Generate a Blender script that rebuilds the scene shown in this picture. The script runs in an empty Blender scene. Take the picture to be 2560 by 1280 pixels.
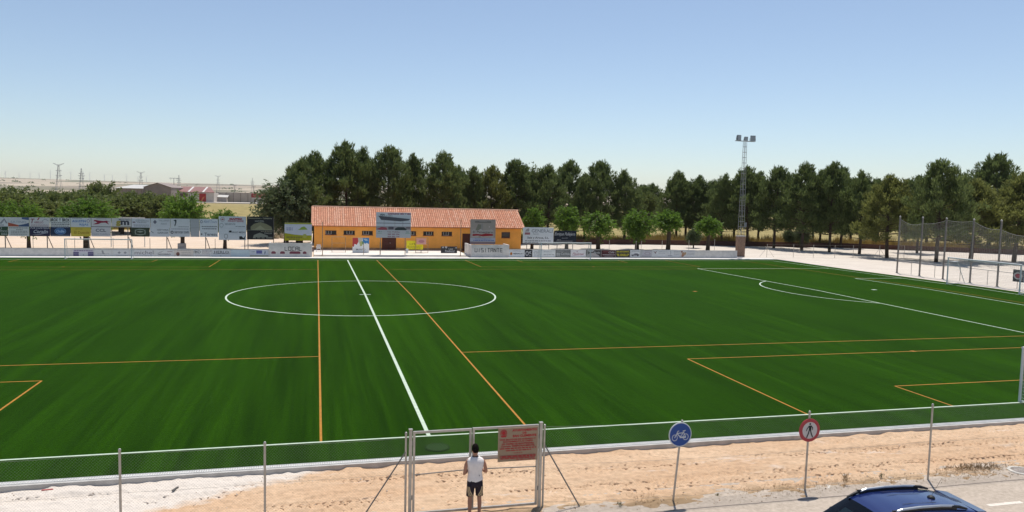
import bpy, math, random
from mathutils import Vector, Matrix
R = math.radians
random.seed(7)
scene = bpy.context.scene
COL = scene.collection

# ------------------------------------------------------------------ camera
CAM = Vector((-3.2898, -53.3336, 7.1919)); YAW, PIT, ROL, FPX = 0.2537, 0.0764, 0.0231, 1889.93
_f = Vector((math.sin(YAW)*math.cos(PIT), math.cos(YAW)*math.cos(PIT), -math.sin(PIT)))
_r0 = Vector((math.cos(YAW), -math.sin(YAW), 0)); _u0 = _r0.cross(_f)
_r = math.cos(ROL)*_r0 + math.sin(ROL)*_u0; _u = -math.sin(ROL)*_r0 + math.cos(ROL)*_u0
cd = bpy.data.cameras.new('camera'); cam = bpy.data.objects.new('camera', cd); COL.objects.link(cam)
cd.sensor_width = 36; cd.lens = FPX/2560*36; cd.clip_start = 0.1; cd.clip_end = 40000
cam.matrix_world = Matrix(((_r.x, _u.x, -_f.x, CAM.x), (_r.y, _u.y, -_f.y, CAM.y), (_r.z, _u.z, -_f.z, CAM.z), (0, 0, 0, 1)))
scene.camera = cam
def at(u, v, y):      # the point of the vertical plane y = const that was measured at (u, v) in the photograph
    d = _f + ((u-1280)/FPX)*_r + ((640-v)/FPX)*_u
    t = (y-CAM.y)/d.y
    return CAM + d*t

# ------------------------------------------------------------------ sky, sun, exposure
SUN_AZ, SUN_EL = math.atan2(0.53, 0.85), R(69)
w = bpy.data.worlds.new('World'); scene.world = w; w.use_nodes = True
nt = w.node_tree; bg = nt.nodes['Background']
sky = nt.nodes.new('ShaderNodeTexSky'); sky.sky_type = 'NISHITA'; sky.sun_disc = False
sky.sun_elevation = SUN_EL; sky.sun_rotation = SUN_AZ
sky.altitude = 750; sky.air_density = 1.0; sky.dust_density = 0.55; sky.ozone_density = 1.3
hs = nt.nodes.new('ShaderNodeHueSaturation'); hs.inputs['Saturation'].default_value = .88; nt.links.new(sky.outputs[0], hs.inputs['Color']); wb = nt.nodes.new('ShaderNodeMix'); wb.data_type = 'RGBA'; wb.blend_type = 'MULTIPLY'; wb.inputs[0].default_value = 1; wb.inputs[7].default_value = (.965, .995, 1.025, 1); nt.links.new(hs.outputs[0], wb.inputs[6]); nt.links.new(wb.outputs[2], bg.inputs[0]); bg.inputs[1].default_value = 0.119
sd = bpy.data.lights.new('sun', 'SUN'); sd.energy = 4.6; sd.angle = R(0.53); sd.color = (1.0, 0.955, 0.88)
sun = bpy.data.objects.new('sun', sd); COL.objects.link(sun)
sdir = Vector((math.sin(SUN_AZ)*math.cos(SUN_EL), math.cos(SUN_AZ)*math.cos(SUN_EL), math.sin(SUN_EL)))
sun.rotation_euler = sdir.to_track_quat('Z', 'Y').to_euler(); sun.location = (0, 0, 60)
vs = scene.view_settings; vs.view_transform = 'Standard'; vs.look = 'None'; vs.exposure = 0.0; vs.gamma = 1; vs.use_curve_mapping = False
scene.cycles.max_bounces = 6; scene.cycles.transparent_max_bounces = 12; scene.cycles.use_denoising = True
scene.cycles.volume_bounces = 0; scene.cycles.caustics_reflective = False; scene.cycles.caustics_refractive = False

# ------------------------------------------------------------------ materials
MATS = {}
def node(nt, t, **k):
    n = nt.nodes.new(t)
    for a, b in k.items(): setattr(n, a, b)
    return n
def mat(name, col, rough=.8, var=.12, scale=3.0, bump=0.0, bscale=None, metal=0.0, spec=.3, stretch=(1, 1, 1), col2=None, detail=4):
    if name in MATS: return MATS[name]
    m = bpy.data.materials.new(name); m.use_nodes = True; nt = m.node_tree; b = nt.nodes['Principled BSDF']
    b.inputs['Roughness'].default_value = rough; b.inputs['Metallic'].default_value = metal; b.inputs['Specular IOR Level'].default_value = spec
    c = list(col)+[1]
    if var > 0 or col2:
        tc = node(nt, 'ShaderNodeTexCoord'); mp = node(nt, 'ShaderNodeMapping'); mp.inputs['Scale'].default_value = stretch
        nt.links.new(tc.outputs['Object'], mp.inputs[0])
        n = node(nt, 'ShaderNodeTexNoise'); n.inputs['Scale'].default_value = scale; n.inputs['Detail'].default_value = detail; n.inputs['Roughness'].default_value = .62
        nt.links.new(mp.outputs[0], n.inputs['Vector'])
        rp = node(nt, 'ShaderNodeValToRGB'); e = rp.color_ramp.elements
        e[0].position = .3; e[1].position = .7
        lo = [x*(1-var) for x in col]; hi = [min(1, x*(1+var)) for x in col]
        if col2: lo, hi = col, col2
        e[0].color = (*lo, 1); e[1].color = (*hi, 1)
        nt.links.new(n.outputs[0], rp.inputs[0]); nt.links.new(rp.outputs[0], b.inputs['Base Color'])
        if bump:
            bn = node(nt, 'ShaderNodeTexNoise'); bn.inputs['Scale'].default_value = bscale or scale*5; bn.inputs['Detail'].default_value = 5
            nt.links.new(mp.outputs[0], bn.inputs['Vector'])
            bp = node(nt, 'ShaderNodeBump'); bp.inputs['Strength'].default_value = bump; bp.inputs['Distance'].default_value = .03
            nt.links.new(bn.outputs[0], bp.inputs['Height']); nt.links.new(bp.outputs[0], b.inputs['Normal'])
    else: b.inputs['Base Color'].default_value = c
    MATS[name] = m; return m
def ink(c):
    return mat('ink_%02x%02x%02x' % tuple(int(max(0, min(1, x))*255) for x in c), c, .55, 0)
def leafmat(name, c1, c2, trans=.35, tcol=None):
    if name in MATS: return MATS[name]
    m = bpy.data.materials.new(name); m.use_nodes = True; nt = m.node_tree; b = nt.nodes['Principled BSDF']
    b.inputs['Roughness'].default_value = .55; b.inputs['Specular IOR Level'].default_value = .25
    g = node(nt, 'ShaderNodeNewGeometry'); oi = node(nt, 'ShaderNodeObjectInfo')
    ad = node(nt, 'ShaderNodeMath', operation='MULTIPLY_ADD'); ad.inputs[1].default_value = .65
    ml = node(nt, 'ShaderNodeMath', operation='MULTIPLY'); ml.inputs[1].default_value = .35
    nt.links.new(oi.outputs['Random'], ml.inputs[0]); nt.links.new(g.outputs['Random Per Island'], ad.inputs[0]); nt.links.new(ml.outputs[0], ad.inputs[2])
    mx = node(nt, 'ShaderNodeMix', data_type='RGBA'); mx.inputs[6].default_value = (*c1, 1); mx.inputs[7].default_value = (*c2, 1)
    nt.links.new(ad.outputs[0], mx.inputs[0]); nt.links.new(mx.outputs[2], b.inputs['Base Color'])
    t = node(nt, 'ShaderNodeBsdfTranslucent'); nt.links.new(mx.outputs[2], t.inputs[0])
    ms = node(nt, 'ShaderNodeMixShader'); ms.inputs[0].default_value = trans
    nt.links.new(b.outputs[0], ms.inputs[1]); nt.links.new(t.outputs[0], ms.inputs[2])
    nt.links.new(ms.outputs[0], nt.nodes['Material Output'].inputs[0])
    MATS[name] = m; return m

STEEL = mat('galvanised_steel', (.46, .43, .39), .45, .15, 6, metal=.6, spec=.5)
STEELD = mat('weathered_steel', (.23, .21, .19), .6, .2, 5, metal=.3)
WPAINT = mat('white_paint', (.74, .74, .72), .5, .06, 3)
WALLW = mat('white_wall_plaster', (.70, .65, .61), .9, .16, 1.6, bump=.3)
CONC = mat('concrete', (.47, .45, .42), .9, .18, 2.5, bump=.3)
CONCL = mat('pale_concrete', (.60, .57, .52), .9, .12, 1.2, bump=.2)
BARK = mat('bark', (.085, .06, .042), .95, .35, 4, bump=.8, stretch=(1, 1, .3))
DARK = mat('dark_opening', (.012, .01, .01), .6, .2)
NETM = mat('white_net_cord', (.62, .62, .60), .8, 0)
WIRE = mat('fence_wire', (.27, .265, .24), .7, .1, 4)

# ------------------------------------------------------------------ mesh helpers
class MB:
    def __init__(s): s.v = []; s.f = []; s.m = []
    def add(s, vs, fs, mi=0):
        o = len(s.v); s.v += [tuple(p) for p in vs]; s.f += [tuple(i+o for i in f) for f in fs]; s.m += [mi]*len(fs); return s
    def box(s, x0, x1, y0, y1, z0, z1, mi=0):
        return s.add([(x0, y0, z0), (x1, y0, z0), (x1, y1, z0), (x0, y1, z0), (x0, y0, z1), (x1, y0, z1), (x1, y1, z1), (x0, y1, z1)],
                     [(3, 2, 1, 0), (4, 5, 6, 7), (0, 1, 5, 4), (1, 2, 6, 5), (2, 3, 7, 6), (3, 0, 4, 7)], mi)
    def frame(s, p, q):
        d = (Vector(q)-Vector(p)); L = d.length; d = d/L if L else Vector((0, 0, 1))
        a = Vector((0, 0, 1)) if abs(d.z) < .95 else Vector((0, 1, 0))
        x = d.cross(a).normalized(); y = d.cross(x).normalized(); return d, x, y
    def bar(s, p, q, wx, wy=None, mi=0):
        wy = wy or wx; p = Vector(p); q = Vector(q); d, x, y = s.frame(p, q); vs = []
        for c in (p, q):
            for a, b in ((-1, -1), (1, -1), (1, 1), (-1, 1)): vs.append(c+x*a*wx/2+y*b*wy/2)
        return s.add(vs, [(0, 1, 2, 3), (7, 6, 5, 4), (0, 4, 5, 1), (1, 5, 6, 2), (2, 6, 7, 3), (3, 7, 4, 0)], mi)
    def tube(s, p, q, r0, r1=None, n=8, cap=True, mi=0):
        r1 = r0 if r1 is None else r1; p = Vector(p); q = Vector(q); d, x, y = s.frame(p, q); vs = []
        for c, r in ((p, r0), (q, r1)):
            for i in range(n):
                a = 2*math.pi*i/n; vs.append(c+x*math.cos(a)*r+y*math.sin(a)*r)
        fs = [(i, n+i, n+(i+1) % n, (i+1) % n) for i in range(n)]
        if cap: fs += [tuple(range(n)), tuple(range(2*n-1, n-1, -1))]
        return s.add(vs, fs, mi)
    def path(s, pts, rs, n=8, cap=True, mi=0):
        pts = [Vector(p) for p in pts]; vs = []
        if not isinstance(rs, (list, tuple)): rs = [rs]*len(pts)
        for k, c in enumerate(pts):
            d, x, y = s.frame(pts[max(0, k-1)], pts[min(len(pts)-1, k+1)])
            for i in range(n):
                a = 2*math.pi*i/n; vs.append(c+x*math.cos(a)*rs[k]+y*math.sin(a)*rs[k])
        fs = [(k*n+i, k*n+n+i, k*n+n+(i+1) % n, k*n+(i+1) % n) for k in range(len(pts)-1) for i in range(n)]
        if cap: fs += [tuple(range(n)), tuple(range(len(vs)-1, len(vs)-n-1, -1))]
        return s.add(vs, fs, mi)
    def lathe(s, c, prof, n=16, mi=0):           # (r, z) profile round a vertical axis
        c = Vector(c); vs = []
        for r, z in prof:
            for i in range(n):
                a = 2*math.pi*i/n; vs.append(c+Vector((math.cos(a)*r, math.sin(a)*r, z)))
        fs = [(k*n+i, k*n+(i+1) % n, k*n+n+(i+1) % n, k*n+n+i) for k in range(len(prof)-1) for i in range(n)]
        fs += [tuple(range(n-1, -1, -1)), tuple(range(len(vs)-n, len(vs)))]
        return s.add(vs, fs, mi)
    def rings(s, rings, cap=True, mi=0, closed=True):
        n = len(rings[0]); vs = [p for r in rings for p in r]
        fs = [(k*n+i, k*n+(i+1) % n, k*n+n+(i+1) % n, k*n+n+i) for k in range(len(rings)-1) for i in range(n if closed else n-1)]
        if cap: fs += [tuple(range(n-1, -1, -1)), tuple(range(len(vs)-n, len(vs)))]
        return s.add(vs, fs, mi)
    def mesh(s, name, mats, off=(0, 0, 0), smooth=False):
        me = bpy.data.meshes.new(name); ox, oy, oz = off
        me.from_pydata([(x-ox, y-oy, z-oz) for x, y, z in s.v], [], s.f)
        for m in (mats if isinstance(mats, (list, tuple)) else [mats]): me.materials.append(m)
        me.polygons.foreach_set('material_index', s.m)
        if smooth: me.polygons.foreach_set('use_smooth', [True]*len(s.f))
        me.update(); return me
    def build(s, name, mats, parent=None, smooth=False, origin=None):
        off = WLOC[parent.name] if parent is not None else (origin or (0, 0, 0))
        o = bpy.data.objects.new(name, s.mesh(name, mats, off, smooth)); COL.objects.link(o)
        if parent is not None: o.parent = parent; WLOC[o.name] = off
        else: o.location = off; WLOC[o.name] = tuple(off)
        return o
WLOC = {}
def tag(o, label=None, cat=None, group=None, kind=None):
    if label: o['label'] = label
    if cat: o['category'] = cat
    if group: o['group'] = group
    if kind: o['kind'] = kind
    return o
def thing(name, label, cat, loc, group=None):
    o = bpy.data.objects.new(name, None); COL.objects.link(o); o.location = loc; o.empty_display_size = .3
    WLOC[o.name] = tuple(loc); return tag(o, label, cat, group)
def copy_tree(o, parent=None):
    c = o.copy(); COL.objects.link(c); c.parent = parent
    WLOC[c.name] = WLOC.get(o.name, (0, 0, 0))
    for ch in list(o.children): copy_tree(ch, c)
    return c
ORD = ['first', 'second', 'third', 'fourth', 'fifth', 'sixth', 'seventh', 'eighth', 'ninth', 'tenth', 'eleventh', 'twelfth', 'thirteenth', 'fourteenth',
       'fifteenth', 'sixteenth', 'seventeenth', 'eighteenth', 'nineteenth', 'twentieth', 'twenty-first', 'twenty-second', 'twenty-third', 'twenty-fourth',
       'twenty-fifth', 'twenty-sixth', 'twenty-seventh', 'twenty-eighth', 'twenty-ninth', 'thirtieth', 'thirty-first', 'thirty-second', 'thirty-third']
# ---- flat lettering and print
_tc = {}
def text_geo(t, bold=0.0, shear=0.0):
    k = (t, bold, shear)
    if k in _tc: return _tc[k]
    cu = bpy.data.curves.new('t', 'FONT'); cu.body = t; cu.size = 1; cu.resolution_u = 2; cu.offset = bold; cu.shear = shear; cu.fill_mode = 'FRONT'
    ob = bpy.data.objects.new('t', cu); me = ob.to_mesh()
    vs = [tuple(v.co) for v in me.vertices]; fs = [tuple(p.vertices) for p in me.polygons]
    ob.to_mesh_clear(); bpy.data.objects.remove(ob); bpy.data.curves.remove(cu)
    xs = [v[0] for v in vs] or [0]; ys = [v[1] for v in vs] or [0]
    r = _tc[k] = (vs, fs, min(xs), max(xs), min(ys), max(ys)); return r
def put_print(mb, items, O, U, V, N, w, h, cols, lift=.003):
    """items in panel units (0..1 across, 0..1 up) laid on the plane O + U*x + V*y, N out of the face"""
    O = Vector(O); U = Vector(U); V = Vector(V); N = Vector(N); k = 0
    def mi(c):
        if c not in cols: cols.append(c)
        return cols.index(c)
    for it in items:
        k += 1; L = lift+.0006*k
        def P(a, b): return O+U*a*w+V*b*h+N*L
        t = it[0]
        if t == 'r': mb.add([P(it[1], it[2]), P(it[3], it[2]), P(it[3], it[4]), P(it[1], it[4])], [(0, 1, 2, 3)], mi(it[5]))
        elif t == 'p': mb.add([P(a, b) for a, b in it[1]], [tuple(range(len(it[1])))], mi(it[2]))
        elif t == 'e':
            n = 20; mb.add([P(it[1]+it[3]*math.cos(i*2*math.pi/n), it[2]+it[4]*math.sin(i*2*math.pi/n)) for i in range(n)], [tuple(range(n))], mi(it[5]))
        elif t == 'o':       # ring: cx cy rx ry thickness(0..1) col
            n = 24; vs = []
            for s in (1, 1-it[5]): vs += [P(it[1]+it[3]*s*math.cos(i*2*math.pi/n), it[2]+it[4]*s*math.sin(i*2*math.pi/n)) for i in range(n)]
            mb.add(vs, [(i, (i+1) % n, n+(i+1) % n, n+i) for i in range(n)], mi(it[6]))
        elif t == 'l':       # thick line: pts, width(m), col
            pts = [Vector((a*w, b*h)) for a, b in it[1]]
            for a, b in zip(pts, pts[1:]):
                d = (b-a); n2 = Vector((-d.y, d.x)).normalized()*it[2]/2; e = d.normalized()*it[2]*.3
                mb.add([O+U*q.x+V*q.y+N*L for q in (a-n2-e, b-n2+e, b+n2+e, a+n2-e)], [(0, 1, 2, 3)], mi(it[3]))
        elif t == 'g':       # rows of unreadable small print: x0 x1 y rows pitch height col
            rr = random.Random(int(it[1]*1000+it[3]*777+k))
            for j in range(it[4]):
                y = it[3]-j*it[5]; a = it[1]+rr.uniform(0, .04)
                while a < it[2]-.02:
                    b = min(it[2], a+rr.uniform(.04, .13)); mb.add([P(a, y), P(b, y), P(b, y+it[6]), P(a, y+it[6])], [(0, 1, 2, 3)], mi(it[7])); a = b+.02
        elif t == 't':       # text: string cx cy height col maxwidth bold shear
            s, cx, cy, hh, c = it[1:6]; mw = it[6] if len(it) > 6 else .92; bo = it[7] if len(it) > 7 else .012; sh = it[8] if len(it) > 8 else 0
            vs, fs, x0, x1, y0, y1 = text_geo(s, bo, sh)
            if not fs: continue
            sc = hh*h/max(.01, y1-y0); sx = min(sc*1.25, mw*w/max(.01, x1-x0)); sx = min(sx, sc*1.6)
            mb.add([O+U*(cx*w+(v[0]-(x0+x1)/2)*sx)+V*(cy*h+(v[1]-(y0+y1)/2)*sc)+N*L for v in vs], fs, mi(c))
# ------------------------------------------------------------------ the setting: terrain, sand, road, turf
def noise2(x, y, s=0):
    def h(i, j):
        n = (i*374761393+j*668265263+s*982451653) & 0xffffffff; n = ((n ^ (n >> 13))*1274126177) & 0xffffffff
        return ((n ^ (n >> 16)) & 0xffff)/65535.0
    i, j = math.floor(x), math.floor(y); a, b = x-i, y-j; a = a*a*(3-2*a); b = b*b*(3-2*b)
    return (h(i, j)*(1-a)+h(i+1, j)*a)*(1-b)+(h(i, j+1)*(1-a)+h(i+1, j+1)*a)*b
def sstep(a, b, x):
    t = max(0, min(1, (x-a)/(b-a))); return t*t*(3-2*t)
def grid(name, xs, ys, fn, m, kind='structure', smooth=True):
    mb = MB(); nx = len(xs); mb.v = [(x, y, fn(x, y)) for y in ys for x in xs]
    mb.f = [(j*nx+i, j*nx+i+1, j*nx+nx+i+1, j*nx+nx+i) for j in range(len(ys)-1) for i in range(nx-1)]; mb.m = [0]*len(mb.f)
    o = mb.build(name, m, None, smooth); o['kind'] = kind; return o
def terrain_h(x, y):
    if y < -33.05: return -.45
    d = math.hypot(x, y)
    return -.045 - .0*d + 76*sstep(1700, 7000, d)*(.8+.25*noise2(x/1300, y/1300, 3)) + (noise2(x/60, y/60, 5)-.5)*1.2*sstep(150, 400, d)
def ground_material():
    m = bpy.data.materials.new('dry_fields'); m.use_nodes = True; nt = m.node_tree; b = nt.nodes['Principled BSDF']; b.inputs['Roughness'].default_value = .95; b.inputs['Specular IOR Level'].default_value = .1
    g = node(nt, 'ShaderNodeNewGeometry')
    vo = node(nt, 'ShaderNodeTexVoronoi'); vo.inputs['Scale'].default_value = .004; vo.feature = 'F1'
    mp = node(nt, 'ShaderNodeMapping'); mp.inputs['Scale'].default_value = (1, .45, 1); nt.links.new(g.outputs['Position'], mp.inputs[0]); nt.links.new(mp.outputs[0], vo.inputs['Vector'])
    rp = node(nt, 'ShaderNodeValToRGB'); rp.color_ramp.interpolation = 'CONSTANT'; e = rp.color_ramp.elements
    cols = [(.32, .26, .18), (.42, .34, .25), (.22, .19, .13), (.19, .18, .11), (.46, .38, .28), (.28, .23, .17)]
    e[0].position = 0; e[0].color = (*cols[0], 1); e[1].position = .17; e[1].color = (*cols[1], 1)
    for i, c in enumerate(cols[2:]): q = e.new(.34+.165*i); q.color = (*c, 1)
    sp = node(nt, 'ShaderNodeSeparateColor'); nt.links.new(vo.outputs['Color'], sp.inputs[0]); nt.links.new(sp.outputs[0], rp.inputs[0])
    n = node(nt, 'ShaderNodeTexNoise'); n.inputs['Scale'].default_value = .35; n.inputs['Detail'].default_value = 6; nt.links.new(g.outputs['Position'], n.inputs['Vector'])
    r2 = node(nt, 'ShaderNodeValToRGB'); r2.color_ramp.elements[0].position = .3; r2.color_ramp.elements[1].position = .72
    r2.color_ramp.elements[0].color = (.19, .155, .055, 1); r2.color_ramp.elements[1].color = (.40, .315, .135, 1); nt.links.new(n.outputs[0], r2.inputs[0])
    ln = node(nt, 'ShaderNodeVectorMath', operation='LENGTH'); nt.links.new(g.outputs['Position'], ln.inputs[0])
    mr = node(nt, 'ShaderNodeMapRange'); mr.inputs[1].default_value = 350; mr.inputs[2].default_value = 900; nt.links.new(ln.outputs['Value'], mr.inputs[0])
    mx = node(nt, 'ShaderNodeMix', data_type='RGBA'); nt.links.new(mr.outputs[0], mx.inputs[0]); nt.links.new(r2.outputs[0], mx.inputs[6]); nt.links.new(rp.outputs[0], mx.inputs[7])
    nt.links.new(mx.outputs[2], b.inputs['Base Color']); return m
def gspace(a, b, n): return [a*(b/a)**(i/(n-1)) for i in range(n)]
far_ = gspace(130, 7600, 34)
axis = [-q for q in reversed(far_)]+[-100, -70, -40, 0, 40, 70, 100]+far_
grid('terrain', axis, sorted([-q for q in gspace(130, 7600, 12)]+[-80, -60, -33.1, -33.0]+[0, 40, 70, 100]+far_), terrain_h, ground_material())

def sand_material(name, base, light, pale_mask=False):
    m = bpy.data.materials.new(name); m.use_nodes = True; nt = m.node_tree; b = nt.nodes['Principled BSDF']; b.inputs['Roughness'].default_value = .95; b.inputs['Specular IOR Level'].default_value = .12
    g = node(nt, 'ShaderNodeNewGeometry')
    def nz(sc, det=5, st=(1, 1, 1)):
        mp = node(nt, 'ShaderNodeMapping'); mp.inputs['Scale'].default_value = st; nt.links.new(g.outputs['Position'], mp.inputs[0])
        n = node(nt, 'ShaderNodeTexNoise'); n.inputs['Scale'].default_value = sc; n.inputs['Detail'].default_value = det; n.inputs['Roughness'].default_value = .65; nt.links.new(mp.outputs[0], n.inputs['Vector']); return n
    n1 = nz(.55, 6, (.5, 1, 1)); rp = node(nt, 'ShaderNodeValToRGB'); e = rp.color_ramp.elements; e[0].position = .33; e[1].position = .68; e[0].color = (*base, 1); e[1].color = (*light, 1); nt.links.new(n1.outputs[0], rp.inputs[0])
    n2 = nz(9, 6); r2 = node(nt, 'ShaderNodeValToRGB'); e = r2.color_ramp.elements; e[0].position = .3; e[1].position = .7; e[0].color = (.80, .79, .78, 1); e[1].color = (1.12, 1.12, 1.12, 1); nt.links.new(n2.outputs[0], r2.inputs[0])
    mu = node(nt, 'ShaderNodeMix', data_type='RGBA', blend_type='MULTIPLY'); mu.inputs[0].default_value = 1; nt.links.new(rp.outputs[0], mu.inputs[6]); nt.links.new(r2.outputs[0], mu.inputs[7])
    out = mu.outputs[2]
    if pale_mask:      # a spill of pale crushed stone at the left end and blotches of it elsewhere
        sx = node(nt, 'ShaderNodeSeparateXYZ'); nt.links.new(g.outputs['Position'], sx.inputs[0])
        n3 = nz(1.1, 5, (.6, 1.3, 1)); ad = node(nt, 'ShaderNodeMath', operation='MULTIPLY_ADD'); ad.inputs[1].default_value = 4.2; nt.links.new(n3.outputs[0], ad.inputs[0]); nt.links.new(sx.outputs[0], ad.inputs[2])
        yy = node(nt, 'ShaderNodeMath', operation='MULTIPLY_ADD'); yy.inputs[1].default_value = -1.5; yy.inputs[2].default_value = -51.6; nt.links.new(sx.outputs[1], yy.inputs[0])
        a2 = node(nt, 'ShaderNodeMath', operation='ADD'); nt.links.new(ad.outputs[0], a2.inputs[0]); nt.links.new(yy.outputs[0], a2.inputs[1])
        mr = node(nt, 'ShaderNodeMapRange'); mr.inputs[1].default_value = -2.6; mr.inputs[2].default_value = -3.6; nt.links.new(a2.outputs[0], mr.inputs[0])
        n4 = nz(.9, 4, (.35, 1.2, 1)); r4 = node(nt, 'ShaderNodeMapRange'); r4.inputs[1].default_value = .60; r4.inputs[2].default_value = .72; r4.inputs[4].default_value = .8; nt.links.new(n4.outputs[0], r4.inputs[0])
        mm = node(nt, 'ShaderNodeMath', operation='MAXIMUM'); nt.links.new(mr.outputs[0], mm.inputs[0]); nt.links.new(r4.outputs[0], mm.inputs[1])
        m3 = node(nt, 'ShaderNodeMix', data_type='RGBA'); m3.inputs[7].default_value = (.66, .585, .51, 1); nt.links.new(mm.outputs[0], m3.inputs[0]); nt.links.new(out, m3.inputs[6])
        # dry straw and dirt along the road edge
        n5 = nz(5, 5, (.5, 1, 1)); s5 = node(nt, 'ShaderNodeMath', operation='MULTIPLY_ADD'); s5.inputs[1].default_value = 1.3; nt.links.new(n5.outputs[0], s5.inputs[0]); nt.links.new(sx.outputs[1], s5.inputs[2])
        r5 = node(nt, 'ShaderNodeMapRange'); r5.inputs[1].default_value = -35.85; r5.inputs[2].default_value = -36.35; r5.inputs[4].default_value = .75; nt.links.new(s5.outputs[0], r5.inputs[0])
        m5 = node(nt, 'ShaderNodeMix', data_type='RGBA'); m5.inputs[7].default_value = (.27, .185, .10, 1); nt.links.new(r5.outputs[0], m5.inputs[0]); nt.links.new(m3.outputs[2], m5.inputs[6])
        out = m5.outputs[2]
    nt.links.new(out, b.inputs['Base Color'])
    bp = node(nt, 'ShaderNodeBump'); bp.inputs['Strength'].default_value = .55; bp.inputs['Distance'].default_value = .03
    n6 = nz(14, 6); nt.links.new(n6.outputs[0], bp.inputs['Height']); nt.links.new(bp.outputs[0], b.inputs['Normal'])
    return m
SAND = sand_material('orange_sand', (.57, .37, .225), (.65, .465, .31), True)
SANDF = sand_material('pale_sand', (.62, .48, .36), (.70, .57, .45))
SANDR = sand_material('grey_sand', (.58, .51, .44), (.68, .61, .53))
tracks = [(-33.95, .012, .22), (-34.55, -.004, .26), (-35.15, .006, .22), (-35.55, -.010, .2), (-36.1, .004, .24), (-34.2, -.03, .2), (-35.9, .035, .2)]
def sand_h(x, y):
    z = -.052 + .03*(noise2(x*1.3, y*1.3, 1)-.5) + .036*(noise2(x*4, y*6, 2)-.5) + .052*(max(.35, noise2(x*6, y*12, 4))-.6)
    for k, (yt, sl, wd) in enumerate(tracks):
        d = y-(yt+sl*x+.12*(noise2(x*.25, k*3.1, 6)-.5))
        if abs(d) < wd*1.4:
            e = 1-sstep(wd*.6, wd*1.1, abs(d)); fade = sstep(.3, .65, noise2(x*.3+k*7, k, 9))
            z -= e*fade*(.014+.03*(1 if ((x*5.2+abs(d)*6) % 1) < .42 else 0))
    e = sstep(-36.55, -37.25, y+.55*(noise2(x*.9, 3, 8)-.5)+.2*(noise2(x*4, 7, 8)-.5))
    z -= .05*e
    z += (1-sstep(0, .55, abs(y+33.3)))*(.055*noise2(x*1.7, 1, 11)**2-.055)
    return z
xs = [-60, -40, -28, -20, -16]+[-13.5+.043*i for i in range(int(36/.043))]+[24, 30, 40, 60, 80]
ys = [-33.1-.042*i for i in range(104)]
grid('sand_strip', xs, list(reversed(ys)), sand_h, SAND)
clods = MB(); crr = random.Random(77)
for k, (yt, sl, wd) in list(enumerate(tracks))[1:6:2]+[(4, tracks[4])]:
    for sub_ in (-1, 1):
        x = -13+crr.random()
        while x < 21.5:
            x += .19+crr.uniform(-.02, .02)
            if noise2(x*.3+k*7, k, 9) < .45 or crr.random() < .2 or (x < -5.5 and crr.random() < .6): continue
            y = yt+sl*x+.12*(noise2(x*.25, k*3.1, 6)-.5)+sub_*wd*.45; 
            if y > -33.5 or y < -36.7: continue
            l = crr.uniform(.09, .17); tw = sub_*crr.uniform(.02, .05); h = crr.uniform(.006, .019); d = crr.uniform(.022, .04); z = sand_h(x, y)-.012
            clods.add([(x-l/2, y-d-tw, z), (x+l/2, y-d+tw, z), (x+l/2, y+d+tw, z), (x-l/2, y+d-tw, z), (x-l*.36, y-d*.5-tw, z+h+.012), (x+l*.36, y-d*.4+tw, z+h*.9+.012), (x+l*.3, y+d*.35+tw, z+h*.6+.012), (x-l*.3, y+d*.3-tw, z+h*.6+.012)], [(4, 5, 6, 7), (0, 1, 5, 4), (1, 2, 6, 5), (2, 3, 7, 6), (3, 0, 4, 7)])
tag(clods.build('tyre_tread_clods', SAND), 'ridges of sand pressed up by tyre treads along the strip', 'sand', kind='stuff')
ROAD = sand_material('old_asphalt', (.43, .36, .29), (.53, .445, .365))
def road_h(x, y): return -.078
grid('road', [-60, -20, 0, 20, 40, 80], [-46, -42, -38, -36.2], road_h, ROAD, smooth=False)
mb = MB()
for i in range(-4, 8): mb.box(12.72-3.0*4+i*3.0-0, 12.72-3.0*4+i*3.0+1.05, -38.85, -38.72, -.078, -.0735)
tag(mb.build('road_dashes', mat('worn_road_paint', (.70, .62, .53), .8, .15, 9)), kind='structure')
mb = MB()
for i in range(0, 60):
    x = -6+i*.5; mb.bar((x, -37.52-.02*math.sin(x*.8)-.02*noise2(x, 2), -.0765), (x+.5, -37.52-.02*math.sin((x+.5)*.8)-.02*noise2(x+.5, 2), -.0765), .035, .004)
tag(mb.build('road_seam', mat('tar_seam', (.20, .17, .145), .9, .2, 8)), kind='structure')
grid('pavement', [-60, -10, 20, 80], [-62, -54, -46.0], lambda x, y: -.07, CONC, smooth=False)

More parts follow.
